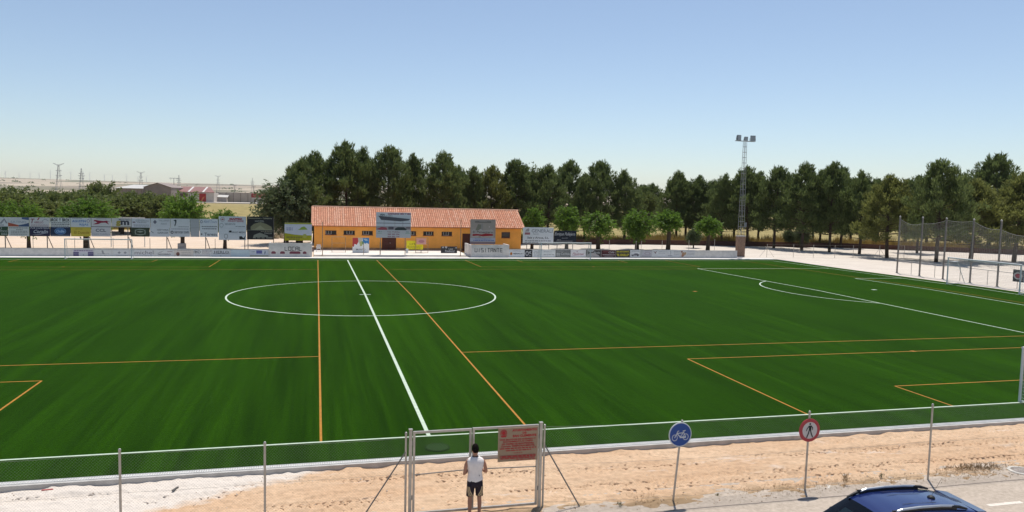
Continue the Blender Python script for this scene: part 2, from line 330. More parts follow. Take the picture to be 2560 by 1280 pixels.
# ---- artificial turf
def turf_z(y): return max(-.015, .2375*(1-abs(y)/31.19))
def turf_material():
    m = bpy.data.materials.new('artificial_turf'); m.use_nodes = True; nt = m.node_tree; b = nt.nodes['Principled BSDF']
    b.inputs['Roughness'].default_value = .7; b.inputs['Specular IOR Level'].default_value = .015
    b.inputs['Sheen Weight'].default_value = .30; b.inputs['Sheen Roughness'].default_value = .28; b.inputs['Sheen Tint'].default_value = (.30, .70, .0, 1)
    g = node(nt, 'ShaderNodeNewGeometry')
    def nz(sc, det, st, rot=0, rough=.6):
        mp = node(nt, 'ShaderNodeMapping'); mp.inputs['Scale'].default_value = st; mp.inputs['Rotation'].default_value = (0, 0, rot); nt.links.new(g.outputs['Position'], mp.inputs[0])
        n = node(nt, 'ShaderNodeTexNoise'); n.inputs['Scale'].default_value = sc; n.inputs['Detail'].default_value = det; n.inputs['Roughness'].default_value = rough; nt.links.new(mp.outputs[0], n.inputs['Vector']); return n
    def ramp(n, a, b_, c1, c2):
        r = node(nt, 'ShaderNodeValToRGB'); e = r.color_ramp.elements; e[0].position = a; e[1].position = b_; e[0].color = (*c1, 1); e[1].color = (*c2, 1); nt.links.new(n.outputs[0], r.inputs[0]); return r
    def mul(a, c):
        x = node(nt, 'ShaderNodeMix', data_type='RGBA', blend_type='MULTIPLY'); x.inputs[0].default_value = 1; nt.links.new(a, x.inputs[6]); nt.links.new(c, x.inputs[7]); return x.outputs[2]
    a = ramp(nz(.30, 4, (1, .10, 1)), .37, .64, (.0094, .0345, .0005), (.0128, .0455, .0007)).outputs[0]       # brush lanes across the pitch
    c = ramp(nz(1.3, 4, (1, .06, 1), .02), .36, .66, (.74, .78, .82), (1.26, 1.22, 1.10)).outputs[0]
    c2 = ramp(nz(5.0, 3, (1, .025, 1), -.015), .34, .68, (.76, .80, .84), (1.24, 1.20, 1.10)).outputs[0]      # fine brush streaks
    d = ramp(nz(.12, 3, (1, .6, 1)), .3, .7, (.93, .94, .95), (1.06, 1.05, 1.0)).outputs[0]
    f = ramp(nz(15, 6, (1, .7, 1), 0, .8), .30, .70, (.50, .54, .52), (1.46, 1.42, 1.36)).outputs[0]
    o = mul(mul(mul(mul(a, c), c2), d), f)
    vo = node(nt, 'ShaderNodeTexVoronoi'); vo.inputs['Scale'].default_value = 1.5; nt.links.new(g.outputs['Position'], vo.inputs['Vector'])      # specks of loose infill and paint crumbs
    lt = node(nt, 'ShaderNodeMath', operation='LESS_THAN'); lt.inputs[1].default_value = .018; nt.links.new(vo.outputs['Distance'], lt.inputs[0])
    mx = node(nt, 'ShaderNodeMix', data_type='RGBA'); mx.inputs[7].default_value = (.22, .32, .16, 1); nt.links.new(lt.outputs[0], mx.inputs[0]); nt.links.new(o, mx.inputs[6])
    nt.links.new(mx.outputs[2], b.inputs['Base Color'])
    bp = node(nt, 'ShaderNodeBump'); bp.inputs['Strength'].default_value = .7; bp.inputs['Distance'].default_value = .03
    n6 = nz(30, 4, (1, 1, 1)); nt.links.new(n6.outputs[0], bp.inputs['Height']); nt.links.new(bp.outputs[0], b.inputs['Normal'])
    return m
grid('turf_pitch', [-57, -30, 0, 30, 54.6], [-32.93, -31.19, -15, 0, 15, 31.19, 33.0], lambda x, y: turf_z(y), turf_material(), smooth=False)
HW, HL = 31.19, 52.93
LW = mat('white_line_fibre', (.47, .56, .43), .8, .14, 5)
LO = mat('orange_line_fibre', (.38, .165, .014), .8, .16, 5)
def strip(mb, x0, y0, x1, y1, wd, lift):
    n = max(1, int(abs(y1-y0)/4)+1)
    if y0*y1 < 0:
        t = y0/(y0-y1); xm = x0+(x1-x0)*t; strip(mb, x0, y0, xm, 0, wd, lift); strip(mb, xm, 0, x1, y1, wd, lift); return
    d = Vector((x1-x0, y1-y0)).normalized(); nx, ny = -d.y*wd/2, d.x*wd/2
    q = [(x0+nx, y0+ny), (x0-nx, y0-ny), (x1-nx, y1-ny), (x1+nx, y1+ny)]
    mb.add([(a, b, turf_z(b)+lift) for a, b in q], [(0, 1, 2, 3)])
def arc(mb, cx, cy, r, a0, a1, wd, lift, n):
    P = []
    for i in range(n+1):
        a = a0+(a1-a0)*i/n
        for q in (r-wd/2, r+wd/2):
            x, y = cx+q*math.cos(a), cy+q*math.sin(a); P.append((x, y, turf_z(y)+lift))
    mb.add(P, [(2*i, 2*i+1, 2*i+3, 2*i+2) for i in range(n)])
mb = MB(); Wd = .115
strip(mb, 0, -HW, 0, HW, .125, .007)
strip(mb, -HL, HW, HL, HW, .10, .006); strip(mb, -HL, -HW, HL, -HW, .09, .006)
for s in (-1, 1): 
    strip(mb, s*HL, -HW, s*HL, HW, Wd, .0066)
    for dep, hw in ((16.5, 20.16), (5.5, 9.16)):
        strip(mb, s*(HL-dep), -hw, s*(HL-dep), hw, Wd, .0072)
        for t in (-1, 1): strip(mb, s*(HL-dep), t*hw, s*HL, t*hw, Wd, .0078)
    da = math.acos(5.5/9.15); c = math.pi if s > 0 else 0
    arc(mb, s*(HL-11), 0, 9.1, c-da, c+da, Wd, .0084, 30)
    mb.box(s*(HL-11)-.22, s*(HL-11)+.22, -.16, .16, turf_z(0), turf_z(0)+.009)
mb.box(-.38, .38, -.07, .07, turf_z(0), turf_z(0)+.0085)
arc(mb, 0, 0, 9.1, 0, 2*math.pi, Wd, .0084, 120)
tag(mb.build('white_pitch_lines', LW), kind='structure')
mb = MB(); OWd = .072
for s in (-1, 1):
    strip(mb, s*3.15, -HW, s*3.15, HW, OWd, .005); strip(mb, s*48.5, -HW, s*48.5, HW, OWd, .005)
    for t in (-1, 1):
        strip(mb, s*3.15, t*19.65, s*48.5, t*19.65, OWd, .0044)
        for a, b, dep in ((13.1, 38.0, 8.75), (19.2, 31.8, 2.9)):
            strip(mb, s*a, t*(HW-dep), s*b, t*(HW-dep), OWd, .0044); strip(mb, s*a, t*(HW-dep), s*a, t*HW, OWd, .0050); strip(mb, s*b, t*(HW-dep), s*b, t*HW, OWd, .0050)
        mb.box(s*25.4-.12, s*25.4+.12, t*(HW-8.75)-.12, t*(HW-8.75)+.12, turf_z(22), turf_z(22)+.008)
    mb.box(s*25.4-.15, s*25.4+.15, -.15, .15, turf_z(0), turf_z(0)+.008)
tag(mb.build('orange_pitch_lines', LO), kind='structure')

# ---- near kerb with its drain grating
kerb = MB().box(-57, 55, -33.24, -32.94, -.3, .012).build('kerb', CONC); tag(kerb, kind='structure')
mb = MB(); x = -12.5
while x < 22.5: mb.box(x, x+.03, -33.115, -32.955, .012, .022); x += .058
gr = mb.build('drain_grating', mat('pale_grating', (.60, .60, .58), .6, .1, 4), kerb); tag(gr, kind='stuff')
MB().box(-12.6, 22.6, -33.13, -33.118, .012, .024).box(-12.6, 22.6, -32.952, -32.943, .012, .024).build('grating_frame', MATS['pale_grating'], kerb)
lid = thing('sprinkler_lid', 'round green valve lid sunk in the turf inside the gate', 'lid', (.09, -32.25, -.015))
MB().lathe((.09, -32.25, -.012), [(.33, 0), (.33, .02), (.30, .028), (0.02, .03)], 24).build('cover', mat('green_plastic_lid', (.022, .050, .014), .95, .15, 8, spec=.02), lid)
MB().lathe((.09, -32.25, -.013), [(.37, 0), (.37, .014), (.335, .016), (.335, .002)], 24).build('rim', mat('green_rim', (.012, .03, .008), .95, .1, spec=.02), lid)

# ---- far path, kerb, pads, courts
tag(MB().box(-60, 54.8, 33.0, 33.3, -.2, .03).build('far_gutter', mat('grey_gutter', (.22, .24, .22), .9, .2, 2)), kind='structure')
tag(MB().box(-60, 54.8, 33.3, 34.98, -.2, .045).build('far_path', mat('far_path_concrete', (.66, .63, .58), .9, .12, .8)), kind='structure')
tag(MB().box(-3.6, 14.6, 36.4, 45.2, -.2, .16).build('building_apron', mat('apron_concrete', (.70, .65, .58), .9, .1, .7)), kind='structure')
tag(MB().box(-3.6, 14.6, 34.99, 36.39, -.2, .055).build('apron_step', mat('apron_edge', (.42, .38, .34), .9, .15, .9)), kind='structure')
grid('sand_court', [-110, -75, -50, -30, -3.65], [35.3, 50, 66, 92], lambda x, y: -.012, SANDF, smooth=False)
mb = MB(); 
for (x0, y0, x1, y1) in [(-40, 40.5, -11, 40.5), (-24, 37, -14.5, 47), (-15.5, 39, -11, 60), (-34, 38, -30, 50), (-60, 56, -11, 56)]:
    d = Vector((x1-x0, y1-y0)).normalized(); nx, ny = -d.y*.06, d.x*.06
    mb.add([(x0+nx, y0+ny, -.007), (x0-nx, y0-ny, -.007), (x1-nx, y1-ny, -.007), (x1+nx, y1+ny, -.007)], [(0, 1, 2, 3)])
tag(mb.build('court_lines', mat('court_line_paint', (.74, .70, .64), .9, .1)), kind='structure')
grid('sand_yard', [23.6, 40, 54.9, 75, 100, 130], [35.3, 45, 54, 63], lambda x, y: -.016, SANDR, smooth=False)
grid('sand_behind_goal', [54.95, 70, 90, 130], [-60, -20, 0, 20, 35.28], lambda x, y: -.016, SANDR, smooth=False)
tag(MB().box(54.6, 54.9, -33, 33.0, -.2, .05).build('end_kerb', mat('end_kerb_concrete', (.20, .21, .20), .9, .2, 2)), kind='structure')
# ------------------------------------------------------------------ the orange changing-room building
BX0, BX1, BY0, BY1, EZ, RZ, RY = -3.6, 23.4, 45.0, 52.3, 3.42, 5.45, 48.65
ORANGE = mat('orange_render', (.91, .40, .085), .9, .10, .9, bump=.15)
bd = thing('changing_room_building', 'long low orange building with red tiled roof behind the far touchline', 'building', (10, 48.5, 0))
ww = MB(); holes = [(-2.24, -.86, 2.04, 2.59), (.03, 1.43, 2.06, 2.6), (2.32, 3.69, 2.04, 2.59), (7.85, 9.24, 2.04, 2.62), (10.17, 11.54, 2.05, 2.61), (12.59, 13.98, 2.04, 2.6),
                    (4.86, 6.67, .17, 1.74), (15.37, 16.58, .05, 2.37), (20.69, 21.87, 1.85, 2.64)]
hs = sorted(holes); cx = BX0
for (a, b, z0, z1) in hs:
    ww.box(cx, a, BY0, BY0+.28, -.1, EZ); ww.box(a, b, BY0, BY0+.28, -.1, z0); ww.box(a, b, BY0, BY0+.28, z1, EZ); cx = b
ww.box(cx, BX1, BY0, BY0+.28, -.1, EZ)
ww.build('front_wall', ORANGE, bd)
MB().box(BX0, BX1, BY1-.28, BY1, -.1, EZ).build('back_wall', ORANGE, bd)
for x0 in (BX0, BX1-.28):
    MB().add([(x0, BY0+.28, -.1), (x0, BY1-.28, -.1), (x0, BY1-.28, EZ), (x0, RY, RZ-.12), (x0, BY0+.28, EZ), (x0+.28, BY0+.28, -.1), (x0+.28, BY1-.28, -.1), (x0+.28, BY1-.28, EZ), (x0+.28, RY, RZ-.12), (x0+.28, BY0+.28, EZ)],
             [(4, 3, 2, 1, 0), (5, 6, 7, 8, 9), (0, 1, 6, 5), (0, 5, 9, 4)]).build('gable_wall', ORANGE, bd)
MB().box(BX0+.3, BX1-.3, BY0+.3, BY1-.3, -.05, 0.0).build('inner_floor', DARK, bd)
MB().box(BX0-.004, BX1+.004, BY0-.035, BY0, 2.98, 3.10).build('band_course', mat('orange_band', (.84, .36, .075), .9, .1, 1), bd)
mb = MB()
cx = BX0-.006
for (a, b, z0, z1) in [h for h in hs if h[2] < .4]:
    mb.box(cx, a, BY0-.03, BY0, -.1, .42); cx = b
mb.box(cx, BX1, BY0-.03, BY0, -.1, .42)
mb.build('plinth', mat('dirty_plinth', (.40, .23, .12), .95, .3, 1.2), bd)
FR = mat('brown_window_frame', (.10, .035, .022), .5, .1); ALU = mat('pale_aluminium', (.50, .46, .44), .45, .05, metal=.3)
GLS = mat('dark_pane', (.035, .03, .03), .12, .1, spec=.6)
for k, (a, b, z0, z1) in enumerate(holes):
    if z0 < .4:
        d = MB().box(a, b, BY0+.10, BY0+.15, z0, z1).box(a, a+.07, BY0+.06, BY0+.1, z0, z1).box(b-.07, b, BY0+.06, BY0+.1, z0, z1).box(a+.07, b-.07, BY0+.06, BY0+.1, z1-.07, z1).build('door', mat('dark_red_door', (.085, .022, .014), .55, .15, 3), bd)
        if b-a > 1.5: MB().box((a+b)/2-.012, (a+b)/2+.012, BY0+.093, BY0+.1, z0, z1-.07).build('meeting_joint', DARK, d)
        MB().box((a+b)/2+.1, (a+b)/2+.22, BY0+.04, BY0+.1, z0+.85, z0+.89).build('handle', ALU, d)
        continue
    wd = MB().box(a, b, BY0+.03, BY0+.09, z0, z0+.06).box(a, b, BY0+.03, BY0+.09, z1-.06, z1).box(a, a+.06, BY0+.03, BY0+.09, z0+.06, z1-.06).box(b-.06, b, BY0+.03, BY0+.09, z0+.06, z1-.06).build('window', FR, bd)
    MB().box(a+.06, b-.06, BY0+.075, BY0+.085, z0+.06, z1-.06).build('pane', GLS, wd)
    if k < 6:
        s = [0, .25, .1, .3, .3, .15][k]; x0 = a+.06+(b-a-.12)*s; x1 = x0+(b-a-.12)*.55
        MB().box(x0, x0+.045, BY0+.045, BY0+.073, z0+.06, z1-.06).box(x1-.045, x1, BY0+.045, BY0+.073, z0+.06, z1-.06).box((x0+x1)/2-.02, (x0+x1)/2+.02, BY0+.045, BY0+.073, z0+.06, z1-.06).box(x0+.045, x1-.045, BY0+.048, BY0+.070, z0+.06, z0+.10).build('sash', ALU, wd)
    else:
        mb = MB()
        for i in range(5): mb.box(a+.12+i*.2, a+.14+i*.2, BY0+.05, BY0+.07, z0+.06, z1-.06)
        mb.build('grille', FR, wd)
    MB().box(a-.06, b+.06, BY0-.06, BY0+.03, z0-.06, z0).build('sill', mat('clay_sill', (.33, .12, .06), .8, .2, 4), wd)
# barrel tile roof: real half-round tiles laid in overlapping courses
def tile_slope(y_e, z_e, y_r, z_r, x0, x1, front):
    mb = MB(); n = int((x1-x0)/.265); dx = (x1-x0)/n; courses = 11; L = math.hypot(y_r-y_e, z_r-z_e); rr = random.Random(3)
    sy, sz = (y_r-y_e)/L, (z_r-z_e)/L; ny, nz = -sz*(1 if sy > 0 else -1), abs(sy); cl = L/courses
    for i in range(n):
        c = x0+(i+.5)*dx; cm_ = rr.choice((0, 0, 1, 2))
        for j in range(courses):
            a = j*cl-(.06 if j else .12); b = (j+1)*cl+.03; j1 = rr.uniform(-.012, .012); mi = cm_ if rr.random() < .75 else rr.choice((0, 1, 2))
            vs = []
            for t, r, lf in ((a, dx*.36, .02), (b, dx*.30, .0)):
                for q in range(6):
                    an = math.pi*q/5; o = r*math.sin(an)+lf; vs.append((c+j1-math.cos(an)*r, y_e+sy*t+ny*o, z_e+sz*t+nz*o))
            fs = [(q, q+1, q+7, q+6) for q in range(5)]+[(0, 5, 4, 3, 2, 1)]
            mb.add(vs, fs if sy > 0 else [f[::-1] for f in fs], mi)
        # channel tile between two covers
        xa, xb = x0+i*dx-dx*.22, x0+i*dx+dx*.22
        vs = [(xa, y_e+sy*-.05+ny*.03, z_e+sz*-.05+nz*.03), (x0+i*dx, y_e+sy*-.05, z_e-sz*.05+.006), (xb, y_e+sy*-.05+ny*.03, z_e+sz*-.05+nz*.03), (xa, y_r+ny*.03, z_r+nz*.03), (x0+i*dx, y_r, z_r+.006), (xb, y_r+ny*.03, z_r+nz*.03)]
        fs = [(0, 1, 4, 3), (1, 2, 5, 4)]; mb.add(vs, fs if sy > 0 else [f[::-1] for f in fs], 3)
    return mb
T1 = mat('clay_tile_rose', (.66, .34, .215), .85, .2, 3); T2 = mat('clay_tile_red', (.61, .29, .175), .85, .2, 3); T3 = mat('clay_tile_pale', (.70, .41, .28), .85, .2, 3); T4 = mat('clay_channel', (.44, .185, .11), .9, .2, 3)
rf = MB()
ov = .38; sl = (RZ-EZ)/(RY-BY0)
rf.add([(BX0-.25, BY0-ov, EZ-ov*sl+.0), (BX1+.3, BY0-ov, EZ-ov*sl), (BX1+.3, RY, RZ), (BX0-.25, RY, RZ), (BX1+.3, BY1+ov, EZ-ov*sl), (BX0-.25, BY1+ov, EZ-ov*sl),
        (BX0-.25, BY0-ov, EZ-ov*sl-.1), (BX1+.3, BY0-ov, EZ-ov*sl-.1), (BX1+.3, RY, RZ-.1), (BX0-.25, RY, RZ-.1), (BX1+.3, BY1+ov, EZ-ov*sl-.1), (BX0-.25, BY1+ov, EZ-ov*sl-.1)],
       [(0, 1, 2, 3), (3, 2, 4, 5), (7, 6, 9, 8), (8, 9, 11, 10), (0, 6, 7, 1), (4, 10, 11, 5), (1, 7, 8, 2), (2, 8, 10, 4), (3, 9, 6, 0), (5, 11, 9, 3)])
roof = rf.build('roof', T4, bd)
tag(tile_slope(BY0-ov, EZ-ov*sl+.01, RY, RZ+.01, BX0-.25, BX1+.3, True).build('roof_tiles', [T1, T2, T3, T4], roof), kind='stuff')
tag(tile_slope(BY1+ov, EZ-ov*sl+.01, RY, RZ+.01, BX0-.25, BX1+.3, False).build('roof_tiles', [T1, T2, T3, T4], roof), kind='stuff')
mb = MB(); x = BX0-.25
while x < BX1+.3: mb.tube((x, RY, RZ+.05), (x+.40, RY, RZ+.065), .115, .10, 8); x += .36
tag(mb.build('ridge_tiles', T3, roof), kind='stuff')
for x in (BX0-.27, BX1+.31):
    mb = MB()
    for s, y in ((1, BY0-ov), (-1, BY1+ov)):
        for j in range(11):
            t0, t1 = j/11, (j+1.08)/11
            mb.tube((x, y+(RY-y)*t0, EZ-ov*sl+.04+(RZ-EZ+ov*sl)*t0), (x, y+(RY-y)*t1, EZ-ov*sl+.03+(RZ-EZ+ov*sl)*t1), .10, .085, 7)
    tag(mb.build('verge_tiles', T1, roof), kind='stuff')

# ------------------------------------------------------------------ low perimeter walls and the two dugout walls
STAIN = mat('stained_wall_base', (.30, .27, .25), .95, .4, 1.3)
wl = MB().box(-60, -8.47, 35.0, 35.2, -.1, .84).build('perimeter_wall', WALLW); tag(wl, 'long low white wall carrying advertisements left of the home dugout', 'wall')
MB().box(-60, -8.47, 34.992, 35.0, -.1, .07).build('stained_foot', STAIN, wl)
MB().box(-60, -8.47, 34.98, 35.22, .84, .875).build('coping', CONC, wl)
wr = MB().box(19.25, 50.1, 35.0, 35.2, -.1, .98).build('perimeter_wall', WALLW); tag(wr, 'long low white wall carrying advertisements right of the visitors dugout', 'wall')
MB().box(19.25, 50.1, 34.992, 35.0, -.1, .06).build('stained_foot', STAIN, wr)
MB().box(19.25, 50.1, 34.98, 35.22, .98, 1.01).build('coping', CONC, wr)
INKK = (.03, .028, .03)
def dots(mb, cols, word, O, w, h):
    # stencilled letters made of separate straight strokes, as painted on the wall
    seg = {'a': ((.12, .94), (.88, .94)), 'b': ((.93, .56), (.93, .92)), 'c': ((.93, .08), (.93, .44)), 'd': ((.12, .06), (.88, .06)), 'e': ((.07, .08), (.07, .44)), 'f': ((.07, .56), (.07, .92)), 'g': ((.16, .5), (.84, .5)), 'i': ((.5, .56), (.5, .88)), 'j': ((.5, .06), (.5, .44)), 'n': ((.22, .82), (.78, .2))}
    let = {'L': 'def', 'O': 'abcdef', 'C': 'adef', 'A': 'abcefg', 'V': 'bcdef', 'I': 'ij', 'S': 'afgcd', 'T': 'aij', 'N': 'bcefn', 'E': 'adefg'}
    n = len(word); its = []; cw = 1/(n+.28*(n-1))
    for i, ch in enumerate(word):
        for s in let[ch]: its.append(('l', [(i*cw*1.28+p[0]*cw, p[1]) for p in seg[s]], .062, INKK))
    put_print(mb, its, O, (1, 0, 0), (0, 0, 1), (0, -1, 0), w, h, cols)
dl = MB().box(-8.46, -3.8, 34.9, 35.05, -.1, 1.57).box(-3.95, -3.8, 35.05, 37.6, -.1, 1.57).box(-8.46, -8.31, 35.05, 37.6, -.1, 1.57).build('dugout_wall', mat('dugout_plaster', (.72, .66, .61), .9, .14, 1.3, bump=.3))
tag(dl, 'white dugout wall painted LOCAL in black block letters', 'wall')
mb = MB(); cols = []; dots(mb, cols, 'LOCAL', (-6.75, 34.897, .72), 1.85, .46); mb.build('lettering', [ink(c) for c in cols], dl)
mb = MB(); cols = []; MAR = (.22, .055, .075)
its = []
for (a, b) in ((.03, .15), (.27, .40), (.53, .83), (.90, 1.0)):
    its.append(('p', [(a, .06), (b, .06), (b+.0, .7), (b-.035, 1), (a+.035, 1), (a, .7)], MAR))
put_print(mb, its, (-8.3, 34.9, .36), (1, 0, 0), (0, 0, 1), (0, -1, 0), 3.9, .30, cols); mb.build('painted_patches', [ink(c) for c in cols], dl)
MB().box(-8.4, -3.85, 34.893, 34.9, -.1, .06).build('stained_foot', STAIN, dl)
dv = MB().box(14.58, 19.22, 34.9, 35.05, -.1, 1.55).box(14.58, 14.73, 35.05, 39.2, -.1, 1.5).box(19.07, 19.22, 35.05, 37.6, -.1, 1.55).build('dugout_wall', MATS['dugout_plaster'])
tag(dv, 'white dugout wall painted VISITANTE in black block letters', 'wall')
mb = MB(); cols = []; dots(mb, cols, 'VISITANTE', (14.98, 34.897, .66), 3.4, .50); mb.build('lettering', [ink(c) for c in cols], dv)
MB().box(14.6, 19.2, 34.893, 34.9, -.1, .06).build('stained_foot', STAIN, dv)

# ------------------------------------------------------------------ advertising boards
GREY = (.46, .45, .45); BLK = (.02, .02, .02); RED = (.45, .03, .03); NAVY = (.015, .02, .07); BLUE = (.10, .20, .50); WHT = (.62, .62, .62); GRN = (.03, .06, .035); YEL = (.62, .50, .03)
FADE = (.30, .30, .32)
def board(label, u0, u1, v0, v1, y, base, items, group='advertising boards on the far side', thick=.03, edge=True):
    a = at(u0, (v0+v1)/2, y); b = at(u1, (v0+v1)/2, y); zt = at((u0+u1)/2, v0, y).z; zb = at((u0+u1)/2, v1, y).z
    x0, x1 = a.x+.012, b.x-.012
    t = thing('advertising_board', label, 'sign', ((x0+x1)/2, y, zb), group)
    MB().box(x0, x1, y, y+thick, zb, zt).build('panel', mat('board_%02x%02x%02x' % tuple(int(c*255) for c in base), tuple(min(.8, c*1.36) for c in base), .6, .05, 1.5), t)
    if edge: MB().box(x0, x1, y+thick, y+thick+.03, zb, zb+.05).box(x0, x1, y+thick, y+thick+.03, zt-.05, zt).build('back_rail', STEELD, t)
    if items:
        mb = MB(); cols = []; put_print(mb, items, (x0, y, zb), (1, 0, 0), (0, 0, 1), (0, -1, 0), x1-x0, zt-zb, cols); mb.build('print', [ink(c) for c in cols], t)
    return t
YB = 36.0
# upper rows on the left
def up(label, u0, u1, base, items, row):
    v = lambda u: (543+.0085*u*1.0, 566+.008*u, 590+.0045*u)
    vt, vm, vb = v((u0+u1)/2)
    return board(label, u0, u1, vt if row != 1 else vm, vm if row == 0 else vb, YB, base, items)
up('white board with a dark triangle emblem, at the left end of the upper row', -30, 20, (.50, .50, .50), [('p', [(.55, .3), (.82, .9), (.99, .35), (.9, .35), (.82, .7), (.68, .3)], FADE), ('r', .55, .1, .8, .2, FADE)], 0)
up('white board with red and blue swooshes in the upper row', 20, 72.5, (.50, .49, .49), [('p', [(0, .42), (.25, .3), (.5, .16), (.5, 0), (0, 0)], (.42, .10, .06)), ('p', [(.5, .16), (.75, .26), (1, .42), (1, 0), (.5, 0)], (.06, .10, .20)), ('p', [(.66, 1), (1, 1), (1, .72), (.66, .82)], (.08, .13, .26)), ('t', 'SATINO', .5, .5, .24, (.28, .32, .40), .9, 0)], 0)
up('white board with a dark red capital T and a thin roof outline', 73, 124.5, (.50, .48, .48), [('t', 'T', .16, .62, .5, (.24, .04, .07), .2, .02, .2), ('t', 'ABELLO', .46, .48, .22, (.34, .10, .14), .45), ('p', [(.38, .72), (.46, .98), (.52, .98), (.44, .72)], (.34, .03, .05)), ('l', [(.62, .62), (.78, .86), (.95, .62)], .04, FADE), ('g', .05, .95, .18, 2, .11, .05, (.35, .2, .24))], 0)
up('white board with one line of heavy black capitals over small print', 125, 175.5, (.53, .53, .52), [('t', 'BROX  Y  BROX', .5, .76, .36, BLK, .95, .03), ('g', .05, .95, .42, 1, .1, .07, (.1, .1, .1)), ('g', .03, .97, .24, 1, .1, .09, (.08, .08, .08)), ('g', .03, .97, .06, 1, .1, .07, (.1, .1, .1))], 0)
up('white board with two lines of blue capitals', 176, 227, (.50, .51, .52), [('t', 'AGUSTIN', .42, .64, .26, (.10, .22, .48), .68, .03), ('t', 'REJAS', .66, .24, .28, (.10, .24, .52), .45, .02), ('o', .88, .68, .08, .18, .3, (.30, .22, .34)), ('g', .05, .6, .9, 1, .1, .05, FADE)], 0)
up('white board with a leaping red dog', 228, 278, (.48, .46, .46), [('p', [(.08, .32), (.3, .5), (.22, .62), (.12, .66), (.16, .8), (.34, .74), (.6, .68), (.78, .72), (.95, .62), (.8, .62), (.9, .3), (.72, .5), (.5, .48), (.38, .36), (.2, .3)], (.30, .02, .05)), ('r', 0, .02, 1, .08, (.05, .04, .05)), ('g', .25, .8, .88, 1, .1, .05, FADE)], 0)
up('grey white board with large gold and black lower-case letters', 279, 328, (.47, .45, .44), [('t', 'g', .34, .42, .6, (.40, .32, .06), .3, .05), ('t', 'm', .68, .5, .5, (.06, .06, .08), .5, .04), ('t', 'MADRID', .66, .86, .17, (.2, .2, .22), .6), ('r', 0, 0, 1, .12, (.38, .34, .28))], 0)
up('grey white board with faint lettering and a tiny red box', 328.5, 376, (.50, .50, .53), [('t', 'GENERALI', .58, .74, .22, FADE, .7, 0), ('r', .06, .5, .2, .64, (.25, .18, .22)), ('g', .28, .8, .5, 1, .1, .07, FADE), ('g', .1, .95, .25, 2, .13, .06, FADE)], 0)
up('white board with a grey diamond mark', 376.5, 425.5, (.51, .51, .53), [('p', [(.12, .62), (.22, .85), (.32, .62), (.22, .38)], (.17, .17, .22)), ('t', 'TALLERES', .68, .78, .17, FADE, .55, 0), ('t', 'RAUS', .68, .44, .2, FADE, .3, 0)], 0)
up('white board with a small dark dancing figure', 426, 475, (.52, .52, .53), [('p', [(.15, .82), (.24, .70), (.24, .5), (.2, .3), (.22, .12), (.26, .3), (.3, .55), (.31, .85), (.26, .9)], (.04, .05, .06)), ('g', .4, .95, .08, 1, .1, .08, FADE)], 0)
up('plain grey board between the sponsor boards', 475.5, 498.5, (.34, .34, .35), [('r', 0, .5, 1, .51, (.22, .22, .23))], 2)
up('white board two rows tall beside the plain grey one', 499, 545, (.53, .54, .56), [('t', 'Teresa', .6, .15, .17, (.08, .09, .10), .7, .01), ('e', .1, .15, .04, .05, (.1, .1, .12)), ('o', .1, .84, .07, .08, .4, (.18, .2, .28)), ('t', 'Abril Tours', .58, .85, .14, (.2, .26, .42), .75, 0, .3), ('g', .1, .95, .55, 2, .12, .05, (.2, .2, .22))], 2)
up('dark green board with white capitals at the left edge', -30, 20, GRN, [('t', 'OPTICO', .72, .5, .2, (.5, .52, .5), .5), ('t', 'DIAZ', .82, .22, .2, (.5, .52, .5), .3), ('o', .6, .82, .1, .16, .25, (.4, .45, .42))], 1)
up('pale board with rows of small grey print', 20.5, 73, (.47, .48, .46), [('g', .04, .96, .82, 1, .1, .08, (.2, .2, .2)), ('g', .36, .7, .64, 1, .1, .08, (.2, .2, .2)), ('g', .1, .93, .48, 3, .16, .07, (.22, .22, .22))], 1)
up('navy board headed PUB CAFETERIA over a white scrawl', 74, 125, (.022, .02, .05), [('t', 'PUB CAFETERIA', .5, .86, .17, (.55, .55, .6), .94, .01, .3), ('t', 'Coralin', .55, .5, .36, (.5, .52, .58), .72, .02, .4), ('p', [(.05, .12), (.55, .26), (.97, .38), (.55, .2)], (.5, .5, .56))], 1)
up('dark blue board with a glowing blue oval', 125.5, 176, (.018, .028, .06), [('o', .5, .54, .29, .36, .1, (.20, .36, .60)), ('e', .5, .54, .25, .30, (.06, .15, .34)), ('t', 'OnBe', .5, .54, .3, (.40, .55, .75), .4, .02, .3), ('r', .05, .08, .95, .13, (.3, .35, .42)), ('g', .1, .9, .92, 1, .1, .05, (.2, .25, .35))], 1)
up('yellow board with brown letters in the lower row', 177, 227, (.48, .37, .05), [('t', 'El Duende', .55, .42, .3, (.36, .20, .02), .75, .01), ('g', .2, .6, .75, 1, .1, .07, (.38, .28, .06)), ('r', .02, .9, .98, .93, (.35, .28, .08))], 1)
up('grey white board with three big dark capitals', 228, 276, (.46, .44, .45), [('t', 'CCL', .5, .66, .34, (.14, .14, .16), .55, .03), ('t', 'Cavero Caballero', .5, .27, .17, (.24, .26, .32), .95, 0)], 1)
up('dark green board with a pale crossed emblem', 327, 374, (.035, .045, .028), [('o', .5, .5, .3, .36, .15, (.28, .31, .25)), ('r', .3, .2, .7, .28, (.3, .33, .27)), ('r', .3, .72, .7, .8, (.3, .33, .27)), ('p', [(.3, .55), (.5, .45), (.7, .55), (.5, .62)], (.35, .38, .31)), ('l', [(.24, .25), (.24, .75)], .08, (.3, .33, .27)), ('l', [(.76, .25), (.76, .75)], .08, (.3, .33, .27))], 1)
up('white board with two lines of widely spaced capitals', 374.5, 424, (.52, .52, .54), [('t', 'GESTORIA', .66, .76, .17, (.16, .16, .18), .6, .02), ('t', 'GARCIA', .66, .44, .2, (.16, .16, .18), .55, .02), ('l', [(.05, .6), (.18, .42)], .05, (.1, .1, .12))], 1)
